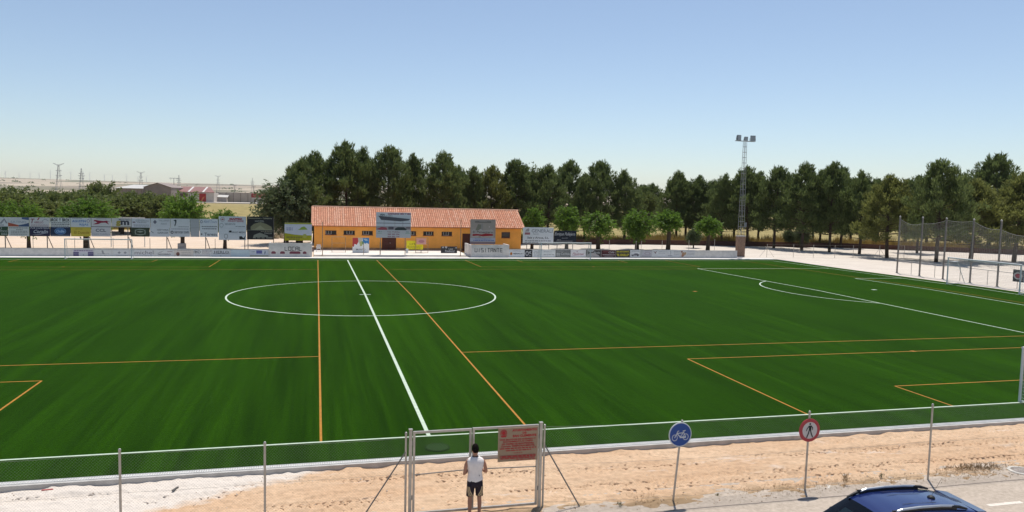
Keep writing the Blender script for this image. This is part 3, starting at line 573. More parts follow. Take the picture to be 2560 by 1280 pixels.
up('white board with a web address after a black ring', 424.5, 475, (.50, .50, .52), [('o', .11, .5, .075, .17, .5, (.05, .05, .06)), ('t', 'xarocar.com', .58, .5, .24, (.06, .06, .07), .72, .01), ('g', .05, .95, .84, 1, .1, .06, (.2, .2, .22))], 1)
board('tall white board headed by two lines of red capitals', 546.5, 616, 541, 600, YB-.15, (.53, .53, .55), [('t', 'MAPFRE', .62, .89, .09, (.42, .02, .04), .72, .05), ('t', 'FINISTERRE', .62, .80, .075, (.44, .06, .08), .72, .02), ('o', .14, .87, .075, .09, .15, (.3, .15, .15)), ('e', .14, .87, .04, .03, (.38, .1, .1)), ('o', .1, .62, .07, .09, .2, (.3, .32, .33)), ('g', .2, .6, .68, 2, .04, .02, FADE), ('g', .6, .95, .56, 1, .1, .03, FADE), ('r', .02, .50, .97, .505, (.35, .35, .36)), ('t', 'HUGO MESAS', .72, .33, .075, (.13, .13, .14), .5), ('p', [(.36, .32), (.46, .32), (.46, .4), (.38, .4)], BLK), ('r', .02, .25, .97, .255, (.35, .35, .36)), ('p', [(.75, .03), (.94, .03), (.98, .22), (.9, .08), (.82, .17), (.74, .15)], BLK), ('o', .26, .16, .07, .10, .2, (.2, .2, .22))])
board('tall black board reading Restaurante Cafeteria Hotel with a lit facade', 617, 684, 541.5, 599, YB-.15, (.02, .018, .018), [('t', 'Restaurante - Cafeteria', .5, .93, .06, (.50, .46, .30), .94, .01), ('t', 'HOTEL', .48, .80, .075, (.42, .42, .36), .35), ('p', [(.14, .42), (.14, .56), (.26, .68), (.5, .76), (.74, .68), (.92, .56), (.96, .42)], (.26, .24, .14)), ('p', [(.28, .44), (.5, .62), (.7, .44)], (.38, .35, .22)), ('r', .2, .42, .9, .45, (.36, .34, .22)), ('r', 0, .405, 1, .415, (.35, .34, .28)), ('t', 'Area de Servicio', .74, .36, .045, (.48, .44, .3), .45), ('t', 'PINOSA', .8, .28, .06, (.42, .42, .36), .28), ('p', [(.22, .06), (.26, .2), (.48, .30), (.78, .18), (.82, .06)], (.27, .27, .22)), ('r', .3, .05, .96, .12, (.20, .20, .17)), ('r', .34, .04, .38, .11, BLK), ('r', .5, .04, .55, .11, BLK), ('r', .66, .04, .72, .11, BLK)])
board('white board with a yellow band and green leaf logo left of the building', 711, 780, 557, 601.5, YB, (.52, .51, .57), [('r', 0, .92, 1, 1, (.44, .42, .06)), ('p', [(0, 0), (1, 0), (1, .3), (.7, .3), (.35, .34), (0, .42)], (.42, .40, .02)), ('e', .74, .26, .075, .12, (.48, .47, .10)), ('p', [(.48, .60), (.55, .66), (.62, .76), (.72, .80), (.8, .7), (.84, .62)], (.32, .42, .07)), ('g', .05, .3, .68, 2, .1, .04, (.2, .2, .38)), ('g', .04, .66, .16, 1, .1, .06, (.16, .15, .05)), ('g', .15, .55, .06, 1, .1, .05, (.16, .15, .05))])
# boards on the low walls
def low(label, u0, u1, base, items, left=True):
    v0, v1 = (624.5, 643.5) if left else (624.8, 642.6)
    if not left: v0 += (u0-1300)*.0003
    return board(label, u0, u1, v0, v1, 34.955, base, items, 'advertising boards fixed to the low walls', .03, False)
low('purple striped board with a white box on the low wall', 183, 234, (.44, .42, .47), [('r', 0, .02, .27, .72, (.07, .05, .17)), ('r', .72, .02, 1, .72, (.07, .05, .17))]+[('r', 0, .1+.12*i, 1, .13+.12*i, (.36, .34, .42)) for i in range(5)]+[('r', .28, .08, .72, .6, (.54, .54, .57)), ('g', .03, .97, .82, 1, .1, .1, (.16, .08, .20)), ('p', [(.47, .28), (.53, .28), (.5, .42)], (.15, .15, .2))])
low('grey white board with a sketched walking figure', 234.5, 280, (.47, .46, .45), [('p', [(.42, .9), (.52, .9), (.55, .6), (.66, .45), (.5, .42), (.45, .55)], FADE), ('g', .15, .85, .46, 1, .1, .04, FADE), ('l', [(.4, .3), (.36, .12)], .04, FADE), ('l', [(.58, .3), (.64, .12)], .04, FADE)])
low('faded white board with two grey marks beside the goal', 280.5, 324, (.47, .46, .46), [('p', [(.3, .6), (.4, .8), (.5, .62), (.4, .45)], FADE), ('p', [(.65, .6), (.75, .8), (.85, .62), (.75, .45)], FADE), ('g', .2, .9, .2, 1, .1, .06, FADE)])
low('white board with one large thin grey lower-case word', 324.5, 386, (.48, .47, .47), [('t', 'michel', .58, .64, .5, (.17, .16, .18), .78, 0), ('g', .2, .9, .14, 1, .1, .07, FADE)])
low('white board with bold dark capitals under a grey swoosh', 386.5, 435, (.48, .47, .46), [('t', 'NAVARRO', .5, .42, .2, (.16, .15, .15), .8, .03), ('p', [(.05, .5), (.3, .72), (.5, .9), (.35, .68)], FADE), ('r', .66, .72, .93, .8, (.34, .24, .24)), ('g', .15, .8, .12, 1, .1, .07, FADE)])
low('peach board with a round maroon seal', 435.5, 483, (.47, .42, .38), [('e', .19, .45, .09, .25, (.13, .045, .035)), ('e', .19, .45, .05, .14, (.20, .09, .07)), ('g', .36, .9, .6, 3, .2, .05, (.30, .27, .26)), ('g', .1, .9, .85, 1, .2, .06, (.34, .30, .30))])
low('white board with a boxed monogram', 483.5, 530.5, (.48, .47, .46), [('o', .2, .72, .19, .26, .12, (.12, .12, .14)), ('t', 'M2', .2, .72, .26, (.1, .1, .12), .28), ('t', 'MARMOLES', .72, .84, .14, (.3, .2, .24), .5), ('t', 'MORENO', .66, .58, .14, (.3, .2, .24), .4), ('g', .1, .9, .3, 2, .16, .05, (.36, .28, .30))])
low('white board with one wide black word underlined in black', 531, 576.5, (.50, .49, .49), [('t', 'HERLO', .5, .70, .34, (.05, .05, .06), .92, .01), ('r', .04, .46, .96, .51, (.1, .1, .1)), ('e', .46, .2, .02, .08, FADE)])
low('plain pale blue board on the low wall', 577, 624.5, (.43, .48, .50), [('r', 0, .45, 1, .46, (.38, .43, .46))])
low('pale board with a blue box beside the home dugout', 625, 671, (.47, .47, .50), [('r', 0, 0, 1, .3, (.42, .38, .29)), ('r', .34, .5, .66, .92, (.12, .12, .33)), ('r', .36, .70, .64, .72, (.3, .3, .45)), ('p', [(.8, .35), (.86, .7), (.82, .9), (.78, .6)], (.12, .17, .26)), ('g', .05, .28, .7, 1, .1, .08, FADE)])
low('white board with an orange emblem and bold dark capitals', 1272.5, 1311.5, (.54, .54, .54), [('p', [(.06, .55), (.1, .66), (.2, .66), (.22, .4), (.14, .24), (.06, .36)], (.50, .16, .02)), ('t', 'RENAULT', .62, .48, .22, (.07, .07, .08), .66, .03), ('t', 'Compra Autobus', .5, .84, .13, (.30, .12, .10), .9)], False)
low('small black board with a white wreath emblem', 1312, 1330.5, (.025, .025, .028), [('o', .3, .5, .24, .34, .45, (.45, .45, .46)), ('p', [(.55, .75), (.9, .85), (.75, .6), (.95, .45), (.6, .5)], (.45, .45, .46)), ('p', [(.5, .1), (.9, .1), (.7, .35)], (.3, .3, .31))], False)
low('white board with faint grey print behind the left goal post', 1331, 1388.5, (.54, .54, .54), [('g', .04, .3, .78, 4, .18, .06, FADE), ('t', 'MORENAS, S.L.', .68, .74, .13, FADE, .5), ('g', .48, .95, .3, 1, .1, .1, FADE)], False)
low('dark grey board with pale slanted lettering and a grid mark', 1389, 1426.5, (.10, .10, .105), [('t', 'Carbea', .64, .48, .36, (.48, .48, .48), .6, .01, .2), ('r', .06, .2, .28, .6, (.4, .4, .4)), ('r', .08, .38, .26, .42, (.12, .12, .12)), ('r', .16, .22, .18, .58, (.12, .12, .12)), ('t', 'GANADOS', .3, .84, .15, (.42, .42, .42), .45), ('r', .05, .08, .9, .12, (.4, .4, .4))], False)
low('white board with slanting pink red script', 1427, 1464.5, (.54, .51, .52), [('t', 'Pleximar', .5, .46, .34, (.36, .12, .17), .8, .01, .4), ('p', [(.36, .68), (.42, .9), (.47, .68)], (.42, .25, .3)), ('l', [(.1, .2), (.85, .38)], .04, (.38, .16, .2))], False)
low('black and white board with a pale animal head', 1465, 1503, (.05, .045, .045), [('p', [(0, 0), (.95, 0), (.8, .3), (.5, .6), (.25, .55), (.08, .3)], (.42, .38, .37)), ('p', [(.1, .95), (.55, .95), (.45, .75), (.2, .72)], (.5, .5, .5)), ('t', 'Pardo', .72, .62, .3, (.5, .5, .5), .42, .01, .3)], False)
low('dark maroon board with white script', 1503.5, 1539, (.06, .018, .02), [('t', 'Cafe', .7, .68, .3, (.52, .5, .5), .4, .01, .3), ('g', .08, .95, .26, 1, .1, .1, (.45, .42, .42)), ('r', .2, .08, .85, .13, (.42, .4, .4)), ('g', .1, .5, .7, 1, .1, .12, (.2, .06, .06))], False)
low('black board with two lines of yellow capitals', 1539.5, 1575, (.04, .035, .03), [('t', 'BAR RESTAURANTE', .5, .76, .22, YEL, .9, .03), ('t', '"EL CHULLO"', .5, .3, .34, YEL, .88, .04)], False)
low('white board with a small drawn car', 1575.5, 1601, (.50, .49, .49), [('p', [(.1, .22), (.1, .34), (.35, .38), (.45, .52), (.7, .52), (.8, .4), (.9, .36), (.9, .22)], (.16, .15, .17)), ('e', .25, .2, .07, .09, (.08, .08, .08)), ('e', .75, .2, .07, .09, (.08, .08, .08)), ('g', .1, .9, .78, 1, .1, .07, FADE)], False)
low('grey lilac board with a slanted left edge', 1601.5, 1630, (.38, .36, .38), [('p', [(0, 0), (0, 1), (.25, 1)], (.48, .47, .47)), ('o', .6, .5, .26, .2, .2, (.3, .2, .24)), ('g', .3, .95, .85, 1, .1, .07, (.22, .2, .22)), ('g', .1, .95, .1, 1, .1, .08, (.22, .2, .22))], False)
low('white board with a dark Y-shaped bird mark', 1630.5, 1667, (.49, .48, .48), [('p', [(.06, .85), (.2, .7), (.34, .88), (.24, .62), (.25, .42), (.17, .6)], (.18, .07, .08)), ('t', 'Frutosur', .66, .78, .15, FADE, .5, 0), ('g', .4, .9, .5, 1, .1, .06, FADE)], False)
low('white board with a small standing figure outline', 1667.5, 1700, (.49, .48, .48), [('l', [(.24, .8), (.3, .6), (.26, .35)], .05, (.2, .2, .22)), ('g', .08, .42, .14, 1, .1, .1, FADE), ('g', .5, .95, .75, 3, .22, .06, FADE)], False)
low('pale board with orange flowers', 1700.5, 1738, (.49, .47, .46), [('e', .2, .4, .1, .28, (.42, .24, .14)), ('e', .1, .75, .06, .14, (.28, .12, .08)), ('e', .33, .5, .07, .2, (.45, .30, .18)), ('e', .15, .15, .08, .12, (.36, .16, .1)), ('t', 'Floristeria', .68, .84, .13, (.3, .26, .34), .5, 0), ('g', .45, .95, .5, 2, .2, .06, FADE)], False)
# posts behind the double row of boards
def stand(label, u, z1, y=YB+.1, brace=True):
    x = at(u, 605, y).x; t = thing('board_post', label, 'post', (x, y, 0), 'posts carrying the sponsor boards')
    MB().box(x-.04, x+.04, y, y+.08, -.05, z1).build('upright', STEELD, t)
    if brace: MB().bar((x+.06, y+.1, 2.0), (x+.55, y+.95, -.05), .06).build('brace', STEELD, t)
for k, u in enumerate((13, 118, 222, 320, 417, 514)):
    stand('braced steel post under the sponsor boards, %s from the left' % ORD[k], u, 4.0)
for k, u in enumerate((612, 620, 684)):
    stand('slim steel post under the tall black restaurant board, %s from the left' % ORD[k], u, 4.3, YB+.02, False)
for k, u in enumerate((714, 778)):
    stand('short steel post under the yellow and white leaf board, %s one' % ('left', 'right')[k], u, 3.7, YB+.1, False)
# thin posts of the wire fence on top of the left wall
for k, u in enumerate((83, 187, 283, 375, 538)):
    x = at(u, 620, 35.1).x
    tag(MB().tube((x, 35.1, .82), (x, 35.1, 1.95), .025).lathe((x, 35.1, 1.95), [(.03, 0), (.03, .02), (.005, .035)], 8).build('wall_post', STEELD), 'thin iron post standing on the left low wall, %s from the left' % ORD[k], 'post', 'thin posts on the left wall')
# boards round the building
def legs_for(t, x0, x1, y, z0, z1, ground=.05):
    for x in (x0, x1):
        MB().box(x-.035, x+.035, y+.06, y+.13, ground, z1-.1).build('leg', STEELD, t)
t = board('large hoarding picturing a petrol station canopy, in front of the tiled roof', 940, 1027.5, 531, 594.5, 36.9, (.50, .50, .53), [('r', 0, .3, 1, .86, (.62, .63, .67)), ('t', 'GASOLEOS VEN Y VEN', .66, .945, .07, (.30, .05, .10), .66, .04), ('t', 'VEN', .17, .9, .075, (.04, .07, .06), .14, .03), ('t', 'Y VEN', .36, .86, .06, (.25, .29, .30), .2, .01), ('p', [(.06, .86), (.98, .75), (.93, .69), (.7, .65), (.14, .70)], (.10, .10, .12)), ('r', .21, .37, .25, .68, (.55, .55, .57)), ('r', .51, .3, .56, .66, (.58, .58, .60)), ('r', .75, .37, .78, .66, (.52, .52, .55)), ('r', .0, .565, 1, .585, (.10, .10, .12)), ('r', 0, .3, 1, .45, (.36, .33, .34)), ('p', [(.02, .34), (.16, .43), (.3, .40), (.32, .31), (.1, .31)], (.36, .08, .10)), ('p', [(.53, .3), (.55, .38), (.62, .42), (.8, .42), (.88, .34), (.86, .3)], (.04, .05, .05)), ('r', .35, .33, .5, .44, (.12, .10, .12)), ('r', .86, .36, .98, .44, (.2, .17, .18)), ('r', 0, 0, 1, .285, (.53, .53, .54)), ('t', 'Tels. Pedidos', .5, .235, .055, (.28, .12, .16), .42, .02), ('t', '969 302 396', .5, .14, .06, (.28, .10, .14), .4, .04), ('t', '969 302 150', .5, .045, .06, (.28, .10, .14), .4, .04), ('g', .02, .16, .23, 1, .1, .03, (.2, .3, .28)), ('r', .02, .17, .17, .185, (.15, .35, .22)), ('r', .84, .17, .98, .185, (.15, .35, .22)), ('g', .84, .98, .22, 1, .1, .03, (.2, .3, .28))])
legs_for(t, 4.02, 6.93, 36.9, 0, 5.0)
t = board('tall faded brown hoarding with a red ribbon above the visitors dugout', 1175.5, 1239, 548.5, 610, 37.6, (.30, .255, .225), [('r', 0, .1, 1, .25, (.42, .46, .56)), ('r', 0, 0, 1, .09, (.24, .19, .22)), ('r', .18, .86, .82, .93, (.22, .19, .17)), ('t', 'Almazara', .5, .92, .05, (.42, .38, .36), .5), ('p', [(.25, .40), (.42, .45), (.5, .78), (.3, .80), (.22, .6)], (.23, .22, .17)), ('r', .42, .55, .5, .82, (.34, .31, .29)), ('p', [(.06, .28), (.06, .55), (.14, .6), (.2, .55), (.32, .55), (.4, .62), (.5, .55), (.75, .57), (.83, .61), (.92, .54), (.92, .27)], (.48, .44, .42)), ('t', 'El Pimentero', .5, .485, .10, (.14, .10, .09), .8, .02), ('p', [(.09, .32), (.3, .34), (.5, .31), (.9, .34), (.9, .41), (.6, .43), (.45, .39), (.25, .41), (.09, .40)], (.33, .02, .03)), ('e', .75, .70, .025, .03, (.6, .5, .48)), ('t', 'Pimentero Regiones, S. L.', .52, .205, .05, (.10, .17, .42), .85), ('g', .1, .95, .125, 1, .1, .035, (.14, .2, .45)), ('e', .37, .29, .05, .01, (.05, .06, .04))])
legs_for(t, 15.45, 17.9, 37.6, 0, 4.4)
t = board('white hoarding with large grey capitals right of the building', 1307, 1384, 568.5, 608.5, 38, (.55, .56, .58), [('t', 'GENERALI', .62, .78, .20, (.17, .17, .20), .68, 0), ('t', 'Seguros', .42, .585, .09, (.2, .2, .22), .3, .01), ('t', 'Saiz y Aroca, S.L.', .5, .34, .16, (.07, .07, .09), .9, .02), ('r', .06, .54, .23, .68, (.38, .16, .18)), ('p', [(.06, .72), (.2, .74), (.2, .94), (.12, .9)], (.44, .38, .40)), ('g', .05, .95, .13, 1, .1, .06, FADE), ('g', .05, .5, .03, 1, .1, .04, FADE)])
legs_for(t, 22.3, 25.2, 38, 0, 3.5)
t = board('black hoarding with white flowing script', 1385, 1441, 577, 605.5, 38, (.010, .013, .022), [('t', 'Enrique Pellejero', .48, .68, .36, (.60, .60, .62), .92, 0, .45), ('t', 'since 1971', .48, .36, .08, (.5, .5, .52), .26, 0), ('r', .1, .08, .84, .11, (.45, .45, .46)), ('g', .1, .3, .18, 1, .1, .04, (.4, .4, .4))])
legs_for(t, 26.3, 28.4, 38, 0, 3.1)
# loose panels and empty frames on the apron
YA = 40.0
t = board('square white panel with splashes of coloured paint on the apron', 881, 923, 594.5, 634, YA, (.60, .61, .58), [('p', [(0, .45), (0, 1), (.32, 1), (.36, .75), (.25, .55), (.12, .62), (.08, .42)], (.50, .06, .06)), ('p', [(.32, 1), (.6, 1), (.55, .7), (.42, .6), (.36, .8)], (.56, .52, .42)), ('p', [(.45, .75), (.6, .8), (.58, .5), (.45, .46)], (.44, .46, .18)), ('p', [(.6, 1), (1, 1), (1, .6), (.86, .68), (.75, .62), (.62, .78)], (.05, .22, .50)), ('p', [(.58, .8), (.66, .74), (.68, .58), (.6, .58)], (.06, .26, .14)), ('p', [(.62, .93), (.8, .95), (.95, .85), (.8, .8)], (.40, .52, .60)), ('t', 'MONTO', .5, .26, .11, (.20, .20, .22), .55, .01), ('r', .05, .04, .95, .08, (.36, .36, .36))])
t = board('yellow panel with dark capitals hung on a thin frame', 1016, 1058, 602, 623.5, YA+.3, (.62, .52, .02), [('t', 'S I P R', .36, .62, .2, (.12, .10, .02), .36, .03), ('g', .05, .9, .34, 2, .2, .06, (.25, .2, .03))])
legs_for(t, 7.5, 9.3, YA+.3, 0, 1.6, .16)
t = board('pale pink panel on a metal frame before the orange wall', 1041, 1066, 596, 611, YA, (.50, .26, .22), [('e', .5, .5, .3, .25, (.46, .20, .22))])
t = board('low black and white panel standing on the apron', 1102, 1143, 616, 636.5, YA, (.03, .03, .032), [('t', 'Tomihostal', .55, .42, .28, (.55, .55, .56), .6, .02, .3), ('r', 0, 0, 1, .14, (.34, .33, .32)), ('p', [(.05, .9), (.16, 1), (.2, .8), (.1, .78)], (.4, .4, .4)), ('p', [(.24, .98), (.4, .98), (.32, .72)], (.5, .5, .5)), ('t', 'Casa', .6, .7, .18, (.5, .5, .5), .3, .01, .3), ('p', [(.85, .8), (.98, .95), (.98, .75)], (.4, .4, .4))])
legs_for(t, 12.0, 13.4, YA, 0, .9, .16)
FRM = mat('rusty_frame', (.36, .24, .15), .7, .25, 6)
for k, (x0, x1, z1) in enumerate(((-1.5, .1, 2.05), (8.6, 10.12, 2.05))):
    t = thing('metal_frame', 'empty rusty metal frame on the apron, %s' % ('left of the paint-splashed panel', 'behind the yellow panel')[k], 'frame', ((x0+x1)/2, YA+.15, .16), 'metal frames on the apron')
    for x in (x0, x1): MB().tube((x, YA+.15, .16), (x, YA+.15, z1), .03).build('upright', FRM, t)
    MB().tube((x0, YA+.15, z1), (x1, YA+.15, z1), .03).build('top_rail', FRM, t)
    MB().tube((x0, YA+.15, z1-.75), (x1, YA+.15, z1-.75), .018).build('cross_rail', FRM, t)
    MB().tube((x0, YA+.15, .22), (x1, YA+.15, .22), .018).build('bottom_rail', FRM, t)
for k, (x, z1, y) in enumerate(((-2.64, 3.95, 36.2), (13.5, 4.55, 36.2))):
    t = thing('pole', 'tall slim pole before the orange building, %s' % ('near its left corner', 'left of the VISITANTE wall')[k], 'pole', (x, y, .05))
    MB().tube((x, y, .05), (x, y, z1), .045, .04, 10).lathe((x, y, z1), [(.05, 0), (.05, .03), (.01, .05)], 10).build('shaft', FRM, t)
    MB().lathe((x, y, .055), [(.14, 0), (.14, .03), (.05, .05)], 10).build('foot_plate', FRM, t)
for k, x in enumerate((2.05, 3.95)):
    t = tag(MB().tube((x, 36.7, .16), (x, 36.7, 1.6), .03).lathe((x, 36.7, 1.6), [(.035, 0), (.03, .03), (.005, .045)], 8).build('bollard_post', FRM), 'thin waist-high iron post on the apron, %s of the red double door' % ('far left', 'just left')[k], 'post')
t = thing('litter_bin', 'small white litter bin hung on a hoarding leg by the apron', 'bin', (7.15, 36.85, .3))
MB().lathe((7.15, 36.85, .35), [(.13, 0), (.16, .5), (.17, .52), (.15, .53), (.12, .05)], 14).build('bucket', WPAINT, t); MB().bar((7.0, 36.9, .6), (6.93, 37.0, .6), .03).build('bracket', STEELD, t)
# white plastic chair
cx, cy, cz = -3.05, 41.2, .16
t = thing('plastic_chair', 'white plastic garden chair at the left corner of the orange building', 'chair', (cx, cy, cz))
MB().box(cx-.24, cx+.24, cy-.23, cy+.23, cz+.41, cz+.45).build('seat', WPAINT, t)
mb = MB()
for i in range(5): mb.bar((cx-.18+.09*i, cy+.24, cz+.46), (cx-.18+.09*i, cy+.33, cz+.84), .06, .02)
mb.bar((cx-.24, cy+.335, cz+.84), (cx+.24, cy+.335, cz+.84), .06, .025); mb.build('backrest', WPAINT, t)
for sx in (-1, 1):
    for sy in (-1, 1): MB().bar((cx+sx*.21, cy+sy*.2, cz+.42), (cx+sx*.25, cy+sy*.24, cz), .05).build('leg', WPAINT, t)
    MB().bar((cx+sx*.26, cy-.22, cz+.64), (cx+sx*.26, cy+.29, cz+.66), .05, .03).bar((cx+sx*.25, cy-.2, cz+.43), (cx+sx*.26, cy-.2, cz+.63), .04).build('armrest', WPAINT, t)
# ------------------------------------------------------------------ goals, ball-stop net, floodlight, wire fences
def netgrid(mb, P, nu, nv, r=.004):
    """P(u, v) maps 0..1 x 0..1 to the surface; draws cords along both directions"""
    seg = 6
    for i in range(nu+1):
        pts = [P(i/nu, k/seg) for k in range(seg+1)]; mb.path(pts, r, 3, False)
    for j in range(nv+1):
        pts = [P(k/seg, j/nv) for k in range(seg+1)]; mb.path(pts, r, 3, False)
def goal(label, c, axis, out, width, height, depth, zc, group, pr=.05, pitch=.22, netted=True, back_h=None, nr=.004):
    c = Vector(c); A = Vector(axis); B = Vector(out); Z = Vector((0, 0, 1)); h = width/2
    t = thing('goal', label, 'goal', tuple(c), group)
    for s in (-1, 1):
        MB().tube(c+A*s*h, c+A*s*h+Z*height, pr, n=12).build('post', WPAINT, t)
    MB().tube(c-A*(h+pr)+Z*height, c+A*(h+pr)+Z*height, pr, n=12).build('crossbar', WPAINT, t)
    td = depth*.45
    for s in (-1, 1):
        mb = MB(); p = c+A*s*h
        mb.path([p+Z*(height-.03), p+B*td+Z*(height-.08), p+B*depth+Z*.06], pr*.45, 8)
        mb.tube(p+B*depth+Z*.05, p+Z*.05, pr*.5, n=8)
        mb.build('side_stay', WPAINT, t)
    MB().tube(c-A*h+B*depth+Z*.05, c+A*h+B*depth+Z*.05, pr*.5, n=8).build('ground_bar', WPAINT, t)
    MB().tube(c-A*h+B*td+Z*(height-.08), c+A*h+B*td+Z*(height-.08), .014, n=6).build('net_rope', NETM, t)
    if netted:
        mb = MB()
        def top(u, v): return c+A*(-h+width*u)+B*td*v+Z*(height-.04-.10*math.sin(v*math.pi)*math.sin(u*math.pi)-.05*v)
        def back(u, v): 
            return c+A*(-h+width*u)+B*(td+(depth-td)*v-.12*math.sin(v*math.pi))+Z*((height-.09)*(1-v)+.04)
        netgrid(mb, top, int(width/pitch), max(3, int(td/pitch)), nr); netgrid(mb, back, int(width/pitch), int(height/pitch), nr)
        for s in (-1, 1):
            def side(u, v, s=s):
                dep = td+(depth-td)*v
                return c+A*s*h+B*dep*u+Z*((height-.06)*(1-v)+.04)
            netgrid(mb, side, max(4, int(depth/pitch)), int(height/pitch), nr)
        tag(mb.build('net', NETM, t), kind='stuff')
    return t
goal('full-size white goal at the right end of the pitch', (52.95, 0, .23), (0, 1, 0), (1, 0, 0), 7.44, 2.44, 2.0, 0, 'full-size goals', .06, .16, nr=.005)
goal('small white goal on the far touchline before the left sponsor boards', (-24.92, 32.0, -.01), (1, 0, 0), (0, 1, 0), 6.16, 2.05, 1.0, 0, 'small goals along the touchlines', .045, .5, nr=.002)
goal('small netted white goal on the far touchline right of the visitors dugout', (25.48, 32.0, -.01), (1, 0, 0), (0, 1, 0), 6.2, 2.05, 1.4, 0, 'small goals along the touchlines', .05, .13, nr=.0045)
goal('small white goal cut off by the right edge near the wire fence', (25.38, -31.08, 0), (1, 0, 0), (0, -1, 0), 6.1, 2.05, 1.3, 0, 'small goals along the touchlines', .05, .13, nr=.005)
mb = MB().box(53.1, 53.8, 3.3, 3.75, 2.30, 2.33)
tag(mb.build('padding_board', WPAINT), 'small white board tied under the crossbar of the full-size goal', 'board')
# ball-stop net on tall posts
PY = [16.05, 12.85, 9.75, 6.45, 3.4, .1, -3.2, -6.5]
bs = thing('ball_stop_net', 'tall grey net on steel posts behind the right-hand goal', 'net', (58.35, 6, 0))
for i, y in enumerate(PY):
    p = MB().box(58.28, 58.42, y-.05, y+.05, -.05, 6.1).box(58.24, 58.46, y-.09, y+.09, -.05, .03).build('post', STEELD, bs)
    MB().lathe((58.35, y, 6.1), [(.09, 0), (.10, .05), (.06, .12), (.02, .15)], 8).build('cap', STEEL, p)
mb = MB(); sag = [.35, .15, .1, .25, .2, .3, .2]; drop = [(.15, .55), (.55, .1), (.1, .1), (.1, .75), (.75, 1.2), (1.2, 1.1), (1.0, .6)]
for i in range(len(PY)-1):
    y0, y1 = PY[i], PY[i+1]; d0, d1 = drop[i]
    def P(u, v, y0=y0, y1=y1, d0=d0, d1=d1, i=i):
        top = 6.05-(d0+(d1-d0)*u)-sag[i]*math.sin(u*math.pi); bot = 1.95-.25*math.sin(u*math.pi*2+i)-.15*u
        return Vector((58.35+.10*math.sin(u*math.pi)*math.sin(v*3), y0+(y1-y0)*u, top+(bot-top)*v))
    netgrid(mb, P, 16, 30, .006)
    mb.path([P(k/8, 0)+Vector((0, 0, .005)) for k in range(9)], .018, 4, False)
tag(mb.build('netting', mat('grey_net_cord', (.30, .29, .27), .8, 0), bs), kind='stuff')
# handrail behind the net posts
rl = thing('pitch_railing', 'low galvanised railing running behind the tall net posts', 'railing', (58.9, 6, 0))
for i in range(9): MB().tube((58.9, 14.6-3.2*i, -.02), (58.9, 14.6-3.2*i, 1.35), .028).build('post', STEEL, rl)
MB().tube((58.9, 17, 1.36), (58.9, -12, 1.36), .028).build('top_rail', STEEL, rl)
t = thing('railing_sign', 'dark board with a red and white ring on the low railing by the goal', 'sign', (58.85, 1.4, .55))
MB().box(58.83, 58.86, -.4, 2.25, .62, 1.72).build('panel', mat('board_dark', (.03, .032, .036), .6, .1), t)
mb = MB(); cols = []
put_print(mb, [('o', .2, .5, .17, .3, .35, (.5, .48, .46)), ('o', .2, .5, .10, .17, .9, (.35, .06, .08)), ('r', .42, 0, 1, 1, (.30, .34, .40)), ('t', 'b', .55, .5, .5, (.05, .05, .06), .2, .03)], (58.83, 2.25, .62), (0, -1, 0), (0, 0, 1), (-1, 0, 0), 2.65, 1.1, cols); mb.build('print', [ink(c) for c in cols], t)
MAST = mat('mast_grey', (.30, .30, .30), .6, .1, 4)
# floodlight mast
fx, fy = 52.7, 38.6
t = thing('floodlight_mast', 'tall lattice floodlight mast with three lamps on a brick pier', 'floodlight', (fx, fy, 0))
mb = MB(); BRK = mat('pier_brick', (.27, .175, .125), .9, .3, 5, bump=.6)
for k in range(14):
    mb.box(fx-.5+.004*(k % 2), fx+.5-.004*(k % 2), fy-.4, fy+.4, -.1+k*.2, .09+k*.2)
    mb.box(fx-.485, fx+.485, fy-.385, fy+.385, .09+k*.2, .1+k*.2)
mb.build('pier', BRK, t); MB().box(fx-.52, fx+.52, fy-.42, fy+.42, 2.7, 2.82).build('pier_cap', CONC, t)
def hw_(z): return .29-.13*(z-2.8)/12.8
for sx in (-1, 1):
    for sy in (-1, 1): MB().bar((fx+sx*hw_(2.8), fy+sy*hw_(2.8), 2.8), (fx+sx*hw_(15.5), fy+sy*hw_(15.5), 15.5), .042).build('leg', MAST, t)
z = 3.3; k = 0
while z < 15.4:
    h = hw_(z); m_ = MB()
    for sy in (-1, 1): m_.bar((fx-h, fy+sy*h, z), (fx+h, fy+sy*h, z), .04)
    for sx in (-1, 1): m_.bar((fx+sx*h, fy-h, z), (fx+sx*h, fy+h, z), .05)
    m_.build('rung', MAST, t); z += .72; k += 1
MB().bar((fx-1.45, fy, 15.58), (fx+1.45, fy, 15.58), .12, .10).bar((fx-1.45, fy-.12, 15.58), (fx-1.45, fy+.12, 15.58), .06).build('cross_arm', MAST, t)
LAMP = mat('lamp_housing', (.20, .22, .24), .5, .1, 5, metal=.3)
